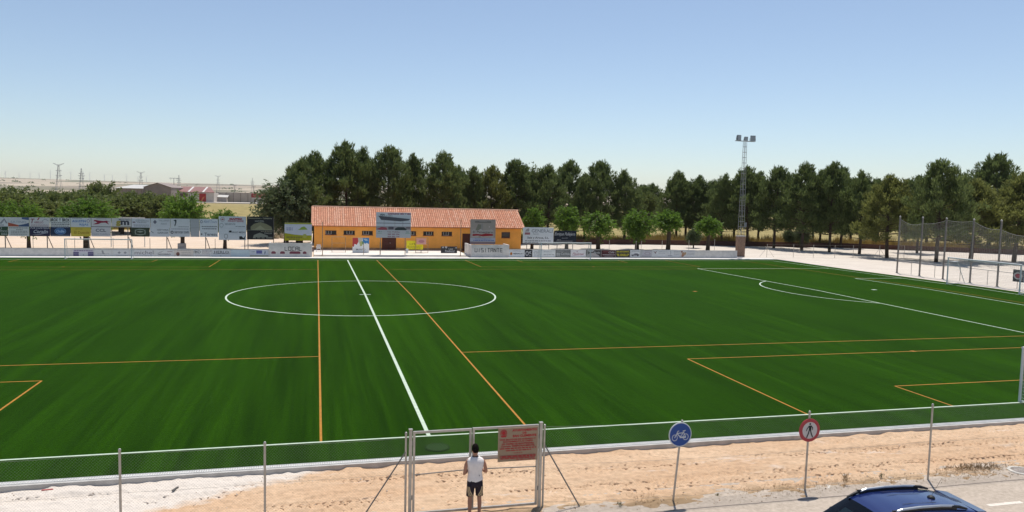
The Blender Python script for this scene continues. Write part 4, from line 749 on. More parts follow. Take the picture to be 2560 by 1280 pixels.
for lx, sc, ya in ((-1.05, 1, .3), (.05, .72, 0), (1.12, 1, -.35)):
    a, b = .34*sc, .36*sc; ca, sa = math.cos(ya), math.sin(ya)
    def T(x, y, z): return (fx+lx+x*ca-y*sa, fy+x*sa+y*ca, 16.0-.08*(1-sc)*4+z)
    vs = []
    for y, s in ((-.20, 1), (0, .92), (.18, .55)):
        for x, z in ((-a, -b), (a, -b), (a, b), (-a, b)): vs.append(T(x*s, y, z*s-.10*(y+.2)))
    l = MB().add(vs, [(0, 1, 2, 3)]+[(k*4+i, k*4+4+i, k*4+4+(i+1) % 4, k*4+(i+1) % 4) for k in (0, 1) for i in range(4)]+[(11, 10, 9, 8)]).build('lamp', LAMP, t)
    MB().add([T(-a*.88, -.204, -b*.88), T(a*.88, -.204, -b*.88), T(a*.88, -.204, b*.88), T(-a*.88, -.204, b*.88)], [(0, 1, 2, 3)]).build('lamp_glass', mat('lamp_glass', (.30, .33, .36), .15, .05, spec=.6), l)
    MB().bar(T(-a-.05, 0, -.02), T(-a-.05, 0, -b-.1), .03).bar(T(a+.05, 0, -.02), T(a+.05, 0, -b-.1), .03).bar(T(-a-.05, 0, -.02), T(a+.05, 0, -.02), .02).build('bracket', MAST, l)
MB().box(fx+.42, fx+.62, fy-.3, fy-.1, 4.0, 4.6).build('switch_box', LAMP, t)
# wire fence across the back right
pos = [(56.2, 37.6), (60.2, 37.4), (63.0, 36.9), (66.2, 36.6), (69.0, 36.4), (73.5, 36.6), (78, 37)]
wf = thing('wire_fence', 'sagging wire fence on thin posts right of the floodlight pier', 'fence', (66, 37, 0))
for k, (x, y) in enumerate(pos):
    p = MB().tube((x, y, -.05), (x, y, 1.75), .03).build('post', STEEL, wf)
    if k in (0, 5): MB().tube((x, y, 1.35), (x-1.1, y, -.02), .02, n=6).tube((x, y, 1.35), (x+1.1, y, -.02), .02, n=6).build('stay', STEEL, p)
mb = MB()
for (a, b) in zip(pos, pos[1:]):
    for z in (.3, 1.0, 1.68): mb.tube((a[0], a[1], z), (b[0], b[1], z), .006, n=4, cap=False)
mb.build('wires', WIRE, wf)
# thin posts in the yard behind the right low wall
for k, (u, y) in enumerate(((1523, 40), (1655, 40), (1722, 42), (1786, 44), (1590, 39), (1603, 39))):
    x = at(u, 620, y).x
    tag(MB().tube((x, y, -.03), (x, y, 1.9), .028).lathe((x, y, 1.9), [(.03, 0), (.03, .02), (.005, .03)], 8).build('yard_post', STEEL), 'thin grey post in the yard behind the right low wall, %s of the row' % ORD[k], 'post', 'thin posts in the yard')
# dark brick boundary wall and what lies behind it
def wall_run(name, pts, h, th, m, label):
    t = thing(name, label, 'wall', (*pts[0], 0)); 
    for (a, b) in zip(pts, pts[1:]):
        A = Vector((*a, 0)); B = Vector((*b, 0)); d = (B-A).normalized(); n = Vector((-d.y, d.x, 0))*th/2
        MB().add([A-n, B-n, B+n, A+n]+[p+Vector((0, 0, h)) for p in (A-n, B-n, B+n, A+n)], [(3, 2, 1, 0), (4, 5, 6, 7), (0, 1, 5, 4), (1, 2, 6, 5), (2, 3, 7, 6), (3, 0, 4, 7)]).build('wall_length', m, t)
        n2 = n*1.25
        MB().add([p+Vector((0, 0, h)) for p in (A-n2, B-n2, B+n2, A+n2)]+[p+Vector((0, 0, h+.07)) for p in (A-n2, B-n2, B+n2, A+n2)], [(3, 2, 1, 0), (4, 5, 6, 7), (0, 1, 5, 4), (1, 2, 6, 5), (2, 3, 7, 6), (3, 0, 4, 7)]).build('coping', BRK2, t)
BRK2 = mat('dark_brick', (.085, .040, .030), .9, .3, 6, bump=.5)
wall_run('boundary_wall', [(23.9, 61.5), (50, 63), (84, 58.0), (110, 41.5), (140, 24)], .72, .25, BRK2, 'low dark brick boundary wall behind the trees on the right')
wall_run('boundary_wall', [(-16, 98), (2, 96)], .9, .25, BRK2, 'low dark brick wall behind the leaf board left of the building')
# rubble heap left of the building
mb = MB(); rr = random.Random(5)
for k in range(60):
    a = rr.uniform(0, 6.28); q = rr.random()**.5; x, y = -9.6+3.2*q*math.cos(a), 74+4*q*math.sin(a); s = rr.uniform(.3, .8); h = 1.7*(1-q)
    vs = [(x+s*rr.uniform(.6, 1)*math.cos(i*1.047+k), y+s*rr.uniform(.6, 1)*math.sin(i*1.047+k), z) for z in (-.05, h+s*.5) for i in range(6)]
    mb.add(vs, [(i, (i+1) % 6, 6+(i+1) % 6, 6+i) for i in range(6)]+[(6, 7, 8, 9, 10, 11)])
tag(mb.build('rubble_heap', mat('pale_rubble', (.48, .42, .30), .95, .25, 3)), 'heap of pale rubble behind the leaf board left of the building', 'rubble')
# tall dry grass beyond the boundary wall
def grass(name, pts, n, hh, m, seed):
    mb = MB(); rr = random.Random(seed)
    for k in range(n):
        i = rr.randrange(len(pts)-1); t = rr.random(); a, b = Vector(pts[i]), Vector(pts[i+1]); d = (b-a).normalized(); nn = Vector((-d.y, d.x)); off = rr.random()**1.3*9+.5
        p = a+(b-a)*t+nn*off; h = hh*rr.uniform(.5, 1.15)*(.6+.8*noise2(p.x*.25, p.y*.25, seed)); an = rr.uniform(0, 3.14); wv = Vector((math.cos(an), math.sin(an)))*rr.uniform(.05, .12); ln = Vector((rr.uniform(-.3, .3), rr.uniform(-.3, .3)))*h
        mb.add([(p.x-wv.x, p.y-wv.y, -.05), (p.x+wv.x, p.y+wv.y, -.05), (p.x+ln.x, p.y+ln.y, h)], [(0, 1, 2)])
    return tag(mb.build(name, m), 'tall yellow dry grass growing beyond the low dark wall' if seed == 1 else 'yellow dry grass on the field left of the building', 'grass', kind='stuff')
DRY = leafmat('dry_grass', (.30, .20, .055), (.42, .32, .10), .3)
grass('dry_grass', [(22, 63), (50, 64.2), (84, 59.2), (110, 42.7), (140, 25)], 26000, 1.5, DRY, 1)
grass('dry_grass', [(-45, 96), (2, 99)], 9000, .8, DRY, 2)
# ------------------------------------------------------------------ trees
def tuft(mb, p, d, n, L, wd, rr, spread=.7):
    """a spray of narrow needles or leaves leaving p roughly along d"""
    d = d.normalized(); a = Vector((0, 0, 1)) if abs(d.z) < .9 else Vector((1, 0, 0)); x = d.cross(a).normalized(); y = d.cross(x)
    for i in range(n):
        an = rr.uniform(0, 6.283); q = d+(x*math.cos(an)+y*math.sin(an))*spread*rr.uniform(.2, 1); q.normalize()
        s = q.cross(Vector((rr.uniform(-1, 1), rr.uniform(-1, 1), rr.uniform(-1, 1)))).normalized()*wd*rr.uniform(.7, 1.2)/2; l = L*rr.uniform(.6, 1.2)
        o = len(mb.v); m_ = p+q*l*.55
        mb.v += [tuple(p), tuple(m_+s), tuple(p+q*l), tuple(m_-s)]; mb.f.append((o, o+1, o+2, o+3)); mb.m.append(0)
PINE = leafmat('pine_needles', (.086, .122, .036), (.180, .222, .074), .44)
PINEL = leafmat('light_pine_needles', (.130, .148, .038), (.235, .245, .070), .48)
MULB = leafmat('fresh_green_leaves', (.088, .172, .020), (.180, .290, .038), .45)
OLIV = leafmat('dull_green_leaves', (.105, .138, .036), (.195, .225, .064), .44)
GREYG = leafmat('grey_green_leaves', (.075, .110, .045), (.150, .190, .085), .42)
def pine_meshes(seed, H, Rr, base, dens=1.0, lean=0):
    rr = random.Random(seed); lf = MB(); tr = MB()
    top = H*.97; pts = []; rs = []
    for k in range(7):
        t = k/6; pts.append(Vector((lean*t*t+.12*math.sin(seed+t*5), .1*math.cos(seed*2+t*4), top*t))); rs.append(.21*(1-t)**.8*(H/13)+.02)
    tr.path(pts, rs, 8)
    def axisp(z):
        t = max(0, min(1, z/top)); k = min(5, int(t*6)); return pts[k].lerp(pts[k+1], t*6-k)
    lob = [rr.uniform(.72, 1.15) for _ in range(8)]
    nb = int(84*dens)
    for b in range(nb):
        t = ((b+.5)/nb)**.92; z = base+(top-base)*t; az = b*2.399+rr.uniform(-.4, .4)
        prof = (min(1, .80+t*1.2))*(1-t**1.75)+.03
        L = Rr*prof*lob[int((az % 6.283)/6.283*8)]*rr.uniform(.72, 1.12)
        o = axisp(z*.94); rise = .18+1.0*t; d = Vector((math.cos(az), math.sin(az), 0))
        end = o+d*L+Vector((0, 0, L*rise*rr.uniform(.5, 1.1)))
        if L > .8: tr.path([o, o.lerp(end, .5)+Vector((0, 0, -.08*L)), o.lerp(end, .85)], [.055*(1-t)+.02, .03, .012], 5, False)
        nc = 1+int(L/.85)
        for c in range(nc):
            q = o.lerp(end, .42+.58*(c+1)/nc)+Vector((rr.uniform(-.35, .35), rr.uniform(-.35, .35), rr.uniform(-.2, .3))); cr = rr.uniform(.5, .85)*(.75+.35*(1-t))
            for i in range(int(26*dens)):
                e = Vector((rr.gauss(0, 1), rr.gauss(0, 1), rr.gauss(0, 1))).normalized(); rad = cr*rr.random()**.4; kx = 1-.5*t; kz = .60+.95*t
                pp = q+Vector((e.x*rad*kx, e.y*rad*kx, e.z*rad*kz+.1)); tuft(lf, pp, e*.45+d*.4+Vector((0, 0, 1.0+.8*t)), 3, .46+.14*t, .095, rr, .62)
    for k in range(5):                           # side leaders give the crown several feathery tips
        az = rr.uniform(0, 6.283); q0 = Rr*rr.uniform(.22, .5); zt = top*(1-.55*(q0/Rr)**1.3)*rr.uniform(.93, 1.0)
        for i in range(70):
            f = rr.random(); z = zt-f*2.2; sp = .06+.30*f; tuft(lf, Vector((math.cos(az)*q0+rr.gauss(0, sp), math.sin(az)*q0+rr.gauss(0, sp), z)), Vector((rr.gauss(0, .3), rr.gauss(0, .3), 1)), 3, .5, .085, rr, .5)
    for i in range(60):                          # the pointed leader
        z = top+rr.uniform(-2.2, .2); tuft(lf, axisp(min(z, top))+Vector((rr.gauss(0, .08+.2*max(0, top-z)), rr.gauss(0, .08+.2*max(0, top-z)), max(0, z-top))), Vector((rr.gauss(0, .3), rr.gauss(0, .3), 1)), 4, .5, .1, rr, .5)
    return lf.mesh('pine_crown', PINE), tr.mesh('pine_trunk', BARK, smooth=True)
def leafy_meshes(seed, H, Rx, Rz, zc, nsh, nlf, L, wd, droop, mt, trunk_r, head, top_open=0.0, up=0.35):
    """broadleaf crown: many curving shoots, leaves in sprays along each of them"""
    rr = random.Random(seed); lf = MB(); tr = MB()
    pts = [Vector((0, 0, -.05)), Vector((.04, .02, head*.5)), Vector((.0, .05, head)), Vector((0, 0, head+.5*Rz))]
    tr.path(pts, [trunk_r*1.25, trunk_r, trunk_r*1.05, trunk_r*.3], 9)
    lob = [(Vector((rr.gauss(0, 1), rr.gauss(0, 1), rr.gauss(.2, .8))).normalized(), rr.uniform(-.22, .28)) for _ in range(9)]
    for s in range(nsh):
        e = Vector((rr.gauss(0, 1), rr.gauss(0, 1), rr.gauss(up, .85))).normalized()
        f = 1+sum(a*max(0, e.dot(v))**4 for v, a in lob); f *= rr.uniform(.55, 1.1)
        st = Vector((rr.gauss(0, .1)*Rx, rr.gauss(0, .1)*Rx, head+.1+rr.uniform(0, .5)*Rz)) 
        en = Vector((e.x*Rx*f, e.y*Rx*f, zc+e.z*Rz*f))
        mid = st.lerp(en, .55)+Vector((0, 0, .28*Rz)); en.z -= droop*rr.uniform(.3, 1.3)
        if s % 3 == 0: tr.path([st, mid, en], [.05, .028, .008], 4, False)
        for i in range(nlf):
            t = .30+.70*(i+rr.random())/nlf; p = st.lerp(mid, t).lerp(mid.lerp(en, t), t); dd = (mid.lerp(en, t)-st.lerp(mid, t)); dd.z -= droop*.35
            tuft(lf, p+Vector((rr.gauss(0, .07), rr.gauss(0, .07), rr.gauss(0, .07))), dd.normalized()*.8+Vector((rr.gauss(0, .5), rr.gauss(0, .5), rr.gauss(0, .4))), 2, L, wd, rr, .8)
    return lf.mesh('leaf_crown', mt), tr.mesh('tree_trunk', BARK, smooth=True)
def tree(name, label, cat_group, cm, tm, loc, sc=1.0, rz=0.0, sz=None, mt=None, sx=None):
    t = thing(name, label, 'tree', (loc[0], loc[1], loc[2] if len(loc) > 2 else -.02), cat_group)
    t.rotation_euler.z = rz; t.scale = (sx or sc, sx or sc, sz or sc)
    c = bpy.data.objects.new('crown', cm); COL.objects.link(c); c.parent = t
    k = bpy.data.objects.new('trunk', tm); COL.objects.link(k); k.parent = t
    if mt:
        c.material_slots[0].link = 'OBJECT'; c.material_slots[0].material = mt
    return t
PV = [pine_meshes(11+i, 13.0, r, b, 1.0, l) for i, (r, b, l) in enumerate(((4.1, 2.4, .3), (3.6, 2.2, -.4), (4.4, 2.6, .2), (3.8, 2.8, .6), (3.3, 2.2, -.2)))]
# u of the trunk, y of the trunk foot, v of the tip, width factor, variant, material
pines = [(752, 58, 400, 1.1, 0, 0), (785, 61, 384, 1.15, 2, 0), (868, 62, 356, 1.12, 0, 0), (908, 66, 372, .95, 1, 0), (968, 62, 368, 1.15, 3, 0), (1030, 65, 386, .95, 4, 0), (1104, 62, 385, 1.2, 2, 0),
         (1150, 70, 418, .9, 1, 0), (1182, 63, 418, .95, 4, 0), (1228, 64, 416, 1.05, 0, 1), (1290, 65, 402, 1.1, 3, 0), (1370, 66, 416, 1.15, 2, 0), (1421, 71, 402, 1.1, 0, 0), (1462, 66, 436, .95, 4, 0),
         (1500, 68, 404, 1.15, 3, 0), (1562, 67, 428, 1.1, 1, 0), (1625, 92, 460, 1.0, 0, 0), (1690, 74, 432, 1.1, 2, 0), (1746, 72, 440, 1.1, 4, 0), (1806, 63.5, 438, 1.02, 1, 0), (1868, 61, 418, 1.15, 0, 0),
         (1896, 70, 430, .95, 4, 0), (1938, 56.5, 418, 1.12, 3, 0), (2006, 51, 412, 1.15, 2, 0), (2052, 62, 430, .95, 1, 0), (2076, 48, 407, 1.1, 0, 0), (2104, 58, 420, 1.0, 4, 0), (2152, 44, 430, 1.1, 1, 0),
         (2222, 36.5, 442, 1.25, 2, 1), (2296, 46, 440, 1.0, 3, 0), (2350, 29.5, 402, 1.15, 3, 0), (2434, 31, 452, 1.5, 2, 1), (2476, 52, 386, 1.45, 0, 0), (2545, 30, 432, 1.4, 0, 1)]
backrow = [(1135, 84, 436, 1.2, 2), (1340, 86, 432, 1.2, 0), (1600, 88, 462, 1.2, 3), (1715, 86, 452, 1.2, 0), (1780, 84, 452, 1.2, 2), (1835, 80, 448, 1.2, 3), (1975, 78, 442, 1.2, 0), (2035, 80, 446, 1.2, 2), (2130, 76, 446, 1.2, 3), (2195, 70, 446, 1.2, 0), (2265, 66, 450, 1.2, 2), (2320, 60, 448, 1.2, 3), (2400, 66, 442, 1.3, 2), (2520, 62, 440, 1.3, 0)]
prr = random.Random(4)
for i, (u, y, v, wf_, k, mi) in enumerate(pines):
    foot = at(u, 560, y); H = at(u, v, y).z+.15; s = H/13.0
    where = 'behind the orange building' if u < 1290 else ('between the building and the floodlight mast' if u < 1850 else ('right of the floodlight mast' if u < 2230 else 'behind the right-hand goal net'))
    desc = 'yellowish green pine' if mi else 'dark green pine'
    tree('pine_tree', '%s %s, %s from the left' % (desc, where, (ORD+['thirty-fourth'])[i]), 'pines in the long row behind the pitch', PV[k][0], PV[k][1], (foot.x, y), s, prr.uniform(0, 6.28), sz=s, mt=PINEL if mi else None, sx=(.5*s+.5)*wf_*.95)
for i, (u, y, v, wf_, k) in enumerate(backrow):
    foot = at(u, 560, y); H = at(u, v, y).z; s = H/13.0
    tree('pine_tree', 'shaded pine half hidden in the back row of the belt, %s from the left there' % ORD[i], 'pines in the back row of the belt', PV[k][0], PV[k][1], (foot.x, y), s, prr.uniform(0, 6.28), sz=s, sx=(.5*s+.5)*wf_)
# dense broadleaf between the pines (dark round top) and the big grey-green tree left of the building
cm, tm = leafy_meshes(41, 14, 2.6, 3.4, 9.6, 330, 13, .42, .17, .3, OLIV, .25, 6.0)
p = at(1320, 560, 67); tree('broadleaf_tree', 'dark round-topped broadleaf tree rising between the pines behind the building', 'broadleaf trees among the pines', cm, tm, (p.x, 67), 1.0)
p = at(1640, 560, 80); tree('broadleaf_tree', 'pale green broadleaf tree in the gap of the pine row', 'broadleaf trees among the pines', cm, tm, (p.x, 84), .72, 1.2)
cm, tm = leafy_meshes(42, 10, 4.0, 4.4, 5.7, 620, 16, .50, .15, 1.0, GREYG, .3, 3.0, up=.2)
p = at(708, 560, 57); tree('broadleaf_tree', 'large grey-green drooping tree at the left end of the pine row', 'broadleaf trees among the pines', cm, tm, (p.x+.4, 57), 1.0)
p = at(745, 560, 59.5); tree('broadleaf_tree', 'dark drooping tree behind the left corner of the orange building', 'broadleaf trees among the pines', cm, tm, (p.x, 59.5), .85, 2.0)
for k, (u, y, s) in enumerate(((1735, 55, .28), (2008, 58, .30), (1975, 60, .26))):
    cmb = cm; p = at(u, 580, y); tree('bush', 'dark leafy bush under the pines, %s of three near the dark wall' % ORD[k], 'bushes under the pines', cm, tm, (p.x, y), s*1.15, k*1.3, sz=s*1.25)
# pollarded trees with bright mop heads
MV = [leafy_meshes(60+i, 6.5, rx, rz, zc, 270, 13, .40, .13, dr, MULB, .22, hd) for i, (rx, rz, zc, dr, hd) in enumerate(((1.75, 2.0, 4.1, .9, 2.7), (2.0, 2.0, 4.0, 1.0, 2.4), (1.55, 1.6, 4.3, .5, 2.8)))]
pol = [(1330, 51, 512, 1.62, 0, .8), (1417, 51, 508, 1.9, 0, .9), (1496, 51, 515, 2.5, 1, 1.05), (1593, 51, 510, 2.45, 1, 1.1), (1671, 51, 517, 2.05, 2, 1.0), (1770, 49.5, 534, 1.85, 2, .85)]
nm = ['just right of the orange building', 'behind the black hoarding', 'above the netted small goal', 'with the deepest hanging crown', 'left of the smallest right-hand one', 'small and next to the floodlight mast']
for k, (u, y, v, rad, var, s) in enumerate(pol):
    p = at(u, 600, y); H = at(u, v, y).z; base = (6.35, 6.35, 6.2)[var]
    tree('pollarded_tree', 'bright green pollarded tree %s' % nm[k], 'pollarded trees behind the far walls', MV[var][0], MV[var][1], (p.x, y), 1, k*1.1, sz=H/base, sx=rad*1.12/(1.95, 2.2, 1.7)[var])
cm4, tm4 = leafy_meshes(77, 6.5, 1.75, 2.0, 3.6, 240, 12, .40, .13, 1.2, MULB, .24, 2.4)
p = at(1593, 600, 50.6); 
t = tree('pollarded_tree', 'dark hanging leaves sprouting round the trunk of the deepest pollard', 'pollarded trees behind the far walls', cm4, tm4, (p.x+.05, 50.9), .78, 1.0, sz=.9)
LV = [leafy_meshes(80+i, 7, 3.0, 2.3, 4.6, 420, 14, .42, .14, .7, MULB, .28, 2.4) for i in range(2)]
lp = [(-18, 47, 478, 3.2, 0), (72, 45.5, 503, 2.25, 1), (216, 46, 480, 3.5, 0), (456, 46.5, 484, 2.75, 1), (562, 48, 513, 2.35, 0)]
ln = ['cut off by the left edge', 'low, above the red and blue board', 'largest, behind the two-line blue board', 'round, behind the web address board', 'small, behind the tall white board']
for k, (u, y, v, rad, var) in enumerate(lp):
    p = at(u, 600, y); H = at(u, v, y).z
    tree('pollarded_tree', 'bright spreading tree behind the left boards, %s' % ln[k], 'spreading trees behind the left boards', LV[var][0], LV[var][1], (p.x, y), 1, k*1.7, sz=H/7.05, sx=rad/3.2)
for k, (u, y) in enumerate(((455, 46.1),)):
    x = at(u, 600, y).x; MBm = MB().box(x-.42, x+.42, y-.55, y+.3, -.05, .75); tag(MBm.build('tree_planter', CONC), 'grey concrete block round the foot of the round left tree', 'planter')
# the grove further back on the left
GV = [leafy_meshes(90+i, 8, 3.6, 2.7, 4.9, 330, 13, .58, .20, .5, OLIV, .25, 2.2) for i in range(3)]
gr_ = [(-20, 78, 462), (30, 84, 464), (62, 72, 482), (105, 88, 468), (140, 74, 478), (185, 92, 470), (215, 82, 474), (246, 96, 452), (275, 76, 484), (305, 70, 482), (330, 84, 476), (352, 72, 482), (384, 80, 476), (408, 70, 484), (340, 64, 500), (118, 63, 492), (300, 62, 502), (-10, 62, 486)]
for k, (u, y, v) in enumerate(gr_):
    y = max(y, 80)+(y % 7); p = at(u, 560, y); H = at(u, v, y).z; q = random.Random(k).uniform(1.0, 1.3)
    tree('grove_tree', 'dull green tree in the left grove, %s of its trees counting from the left' % ORD[sorted(range(len(gr_)), key=lambda q: gr_[q][0]).index(k)], 'trees of the grove on the left', GV[k % 3][0], GV[k % 3][1], (p.x, y), 1, k*2.1, sz=H/7.9, sx=q*(H/7.9)**.5)
# white rail of a small goal beyond the left boards
t = thing('court_goal', 'white bar of a goal frame showing above the left boards', 'goal', (-24, 50, 0))
a = at(277, 545, 50); b = at(361, 545, 50)
for q in (a, b): MB().box(q.x-.05, q.x+.05, 49.95, 50.05, -.02, a.z).build('post', WPAINT, t)
MB().box(a.x-.05, b.x+.05, 49.95, 50.05, a.z, a.z+.12).build('crossbar', WPAINT, t)

# ------------------------------------------------------------------ far away: sheds, pylons, turbines, shrubs
def prism(mb, x0, x1, y0, y1, z0, ze, zr, ax='x', mi=(0, 1)):
    """gabled shed, ridge along ax"""
    if ax == 'x':
        ym = (y0+y1)/2
        mb.add([(x0, y0, z0), (x1, y0, z0), (x1, y1, z0), (x0, y1, z0), (x0, y0, ze), (x1, y0, ze), (x1, y1, ze), (x0, y1, ze), (x0, ym, zr), (x1, ym, zr)], [(0, 1, 5, 4), (2, 3, 7, 6), (1, 2, 6, 9, 5), (3, 0, 4, 8, 7)], mi[0])
    else:
        xm = (x0+x1)/2
        mb.add([(x0, y0, z0), (x1, y0, z0), (x1, y1, z0), (x0, y1, z0), (x0, y0, ze), (x1, y0, ze), (x1, y1, ze), (x0, y1, ze), (xm, y0, zr), (xm, y1, zr)], [(0, 1, 5, 8, 4), (2, 3, 7, 9, 6), (1, 2, 6, 5), (3, 0, 4, 7)], mi[0])
def slab(mb, a, b, c, d, th=.25):
    v = [Vector(q) for q in (a, b, c, d)]; mb.add(v+[q+Vector((0, 0, th)) for q in v], [(3, 2, 1, 0), (4, 5, 6, 7), (0, 1, 5, 4), (1, 2, 6, 5), (2, 3, 7, 6), (3, 0, 4, 7)])
SHED = mat('shed_cladding', (.27, .22, .20), .8, .15, .3); SROOF = mat('pale_metal_roof', (.52, .50, .47), .7, .1, .2)
t = thing('warehouse', 'large grey brown warehouse with a low gable beyond the grove', 'building', (-101, 450, -.5))

x0, xm, x1, x2 = -117, -102.5, -95, -87.5
w1 = MB(); w1.add([(x0, 434, -1), (xm, 434, -1), (xm, 434, 7.6), (x0, 434, 7.6), (x0, 480, -1), (x0, 480, 7.6), (xm, 480, -1), (xm, 480, 7.6)], [(0, 1, 2, 3), (4, 0, 3, 5), (1, 6, 7, 2), (6, 4, 5, 7)]).build('side_wall', SHED, t)
w2 = MB(); prism(w2, xm+.02, x2, 436, 480, -1, 8.6, 11.2, 'y'); w2.build('gable_wall', SHED, t)
r1 = MB(); slab(r1, (x0-.4, 433.4, 7.6), (xm, 433.4, 7.6), (xm, 481, 10.0), (x0-.4, 481, 10.0)); r1.build('roof', SROOF, t)
r2 = MB(); slab(r2, (xm-.3, 435.4, 8.6), (x1, 435.4, 11.25), (x1, 481, 11.25), (xm-.3, 481, 8.6)); slab(r2, (x1, 435.4, 11.25), (x2+.3, 435.4, 8.6), (x2+.3, 481, 8.6), (x1, 481, 11.25)); r2.build('roof', SHED, t)
for k in range(7): MB().box(x0+1.6+k*2, x0+1.7+k*2, 433.9, 434, -1, 7.5).build('cladding_joint', mat('shed_dark', (.16, .12, .11), .8, .1), t)
t = thing('warehouse', 'white shed with a red striped roof right of the brown warehouse', 'building', (-78, 468, -.5))
prism(mb := MB(), -90.8, -66.5, 460, 486, -1, 6.2, 6.2); mb.build('wall', mat('shed_white', (.50, .45, .40), .85, .1, .3), t)
r = MB(); slab(r, (-91.2, 459.5, 6.2), (-66, 459.5, 6.2), (-72, 487, 9.6), (-91.2, 487, 9.6)); rr_ = r.build('roof', mat('shed_red_roof', (.25, .125, .11), .75, .12, .2), t)
for xx in (-90.4, -82, -73.5): r = MB(); slab(r, (xx, 459.4, 6.47), (xx+1.1, 459.4, 6.47), (xx+.2, 487, 9.87), (xx-.9, 487, 9.87), .05); r.build('roof_light', mat('shed_white2', (.60, .57, .54), .7, .05), rr_)
MB().box(-75.2, -71.2, 459.8, 460.02, -1, 5.6).build('door', mat('shed_red_door', (.33, .02, .02), .6, .1), t)
mb = MB(); cols = []; put_print(mb, [('p', [(.2, .3), (.5, .62), (.85, .75), (.6, .45), (.5, .25)], (.55, .16, .06))], (-75.2, 459.8, -1), (1, 0, 0), (0, 0, 1), (0, -1, 0), 4, 6.6, cols, .05); mb.build('door_mark', [ink(c) for c in cols], t)
MB().box(-86.5, -82, 459.8, 460.02, 3.4, 5.4).build('window', mat('shed_window', (.14, .10, .08), .5, .1), t)
t = thing('warehouse', 'long pale panelled shed with a red right end', 'building', (-52, 490, -.5))
MB().box(-68, -46, 484, 500, -1, 6.6).build('wall', mat('shed_beige', (.44, .38, .33), .85, .1, .3), t)
for k in range(5): MB().box(-66.6+k*4.6, -66.35+k*4.6, 483.85, 484, -1, 6.6).build('pilaster', mat('shed_dark'  , (.16, .12, .11), .8, .1), t)
e = MB().box(-45.9, -38, 484, 500, -1, 3.6).build('end_wall', mat('shed_white', (.5, .45, .4)), t)
MB().box(-45.9, -37.9, 483.9, 500, 3.6, 6.4).build('red_fascia', mat('shed_red_band', (.32, .05, .05), .7, .1), t)
for xx in (-44.2, -41): MB().box(xx, xx+1.3, 483.85, 484, .8, 2.4).build('window', mat('shed_window', (.14, .1, .08)), e)
t = thing('warehouse', 'small white lean-to with a red door between the two sheds', 'building', (-64, 478, -.5))
MB().box(-69.5, -60.5, 476, 483, -1, 3.6).build('wall', MATS['shed_white'], t); r = MB(); slab(r, (-70, 475.4, 3.4), (-60, 475.4, 3.2), (-60, 483.5, 4.6), (-70, 483.5, 4.8)); r.build('roof', SROOF, t)
MB().box(-69.2, -67.2, 475.85, 476, -1, 3.2).build('door', MATS['shed_red_door'], t); MB().box(-65.8, -61, 475.85, 476, -1, 2.9).build('shutter', mat('shed_grey', (.30, .28, .27), .8, .1), t)
tag(MB().box(-84, -36, 446, 476, -1, .28).build('warehouse_yard', mat('yard_concrete', (.58, .52, .46), .9, .1, .1)), kind='structure')
LAT = mat('pylon_steel', (.30, .30, .31), .7, 0)
def pylon(loc, H, kind, label):
    t = thing('electricity_pylon', label, 'pylon', loc, 'electricity pylons on the skyline'); x, y, z = loc
    mb = MB(); lv = [0, .22, .42, .58, .72, .84, .93] if kind else [0, .2, .4, .55, .68, .8, .9, 1]; lw = lambda q: H*(.085*(1-q)**1.2+.012)
    for a, b in zip(lv, lv[1:]):
        for sx in (-1, 1):
            for sy in (-1, 1): mb.bar((x+sx*lw(a), y+sy*lw(a), z+H*a), (x+sx*lw(b), y+sy*lw(b), z+H*b), .30)
            mb.bar((x+sx*lw(a), y-lw(a), z+H*a), (x-sx*lw(b), y-lw(b), z+H*b), .18); mb.bar((x-lw(a), y+sx*lw(a), z+H*a), (x-lw(b), y-sx*lw(b), z+H*b), .3)
    mb.build('lattice_tower', LAT, t)
    arms = [(.93, .17, 1)] if kind else []
    arms = ((.93, .17, .055), (.74, .09, 0), (.58, .10, 0)) if kind else ((.80, .10, 0), (.70, .13, 0), (.60, .10, 0))
    for (q, wd, rise) in arms:
        mb = MB()
        for sx in (-1, 1): mb.bar((x, y, z+H*q), (x+sx*H*wd, y, z+H*(q+rise)), .5).bar((x, y, z+H*(q-.045)), (x+sx*H*wd, y, z+H*(q+rise)), .35)
        mb.build('cross_arm', LAT, t)
far_p = [(-426.9, 1385.6, 49.1, 1, 'tallest Y-topped pylon on the left skyline'), (-394.7, 1394.7, 41, 0, 'straight pylon just right of the tallest one'), (-386, 1807.7, 48.3, 1, 'Y-topped pylon left of the brown warehouse roof'), (-325.3, 1920.6, 43.8, 0, 'straight pylon above the red striped roof'), (-273.4, 2230.8, 52.6, 1, 'Y-topped pylon above the panelled shed'), (-182, 2239.7, 47.6, 0, 'rightmost pylon beside the big grey-green tree')]
for x, y, zt, k, lb in far_p:
    g = terrain_h(x, y)-.6; pylon((x, y, g), zt-g, k, lb)
mb = MB(); rr = random.Random(9)
TUR = mat('turbine_white', (.62, .63, .64), .6, 0)
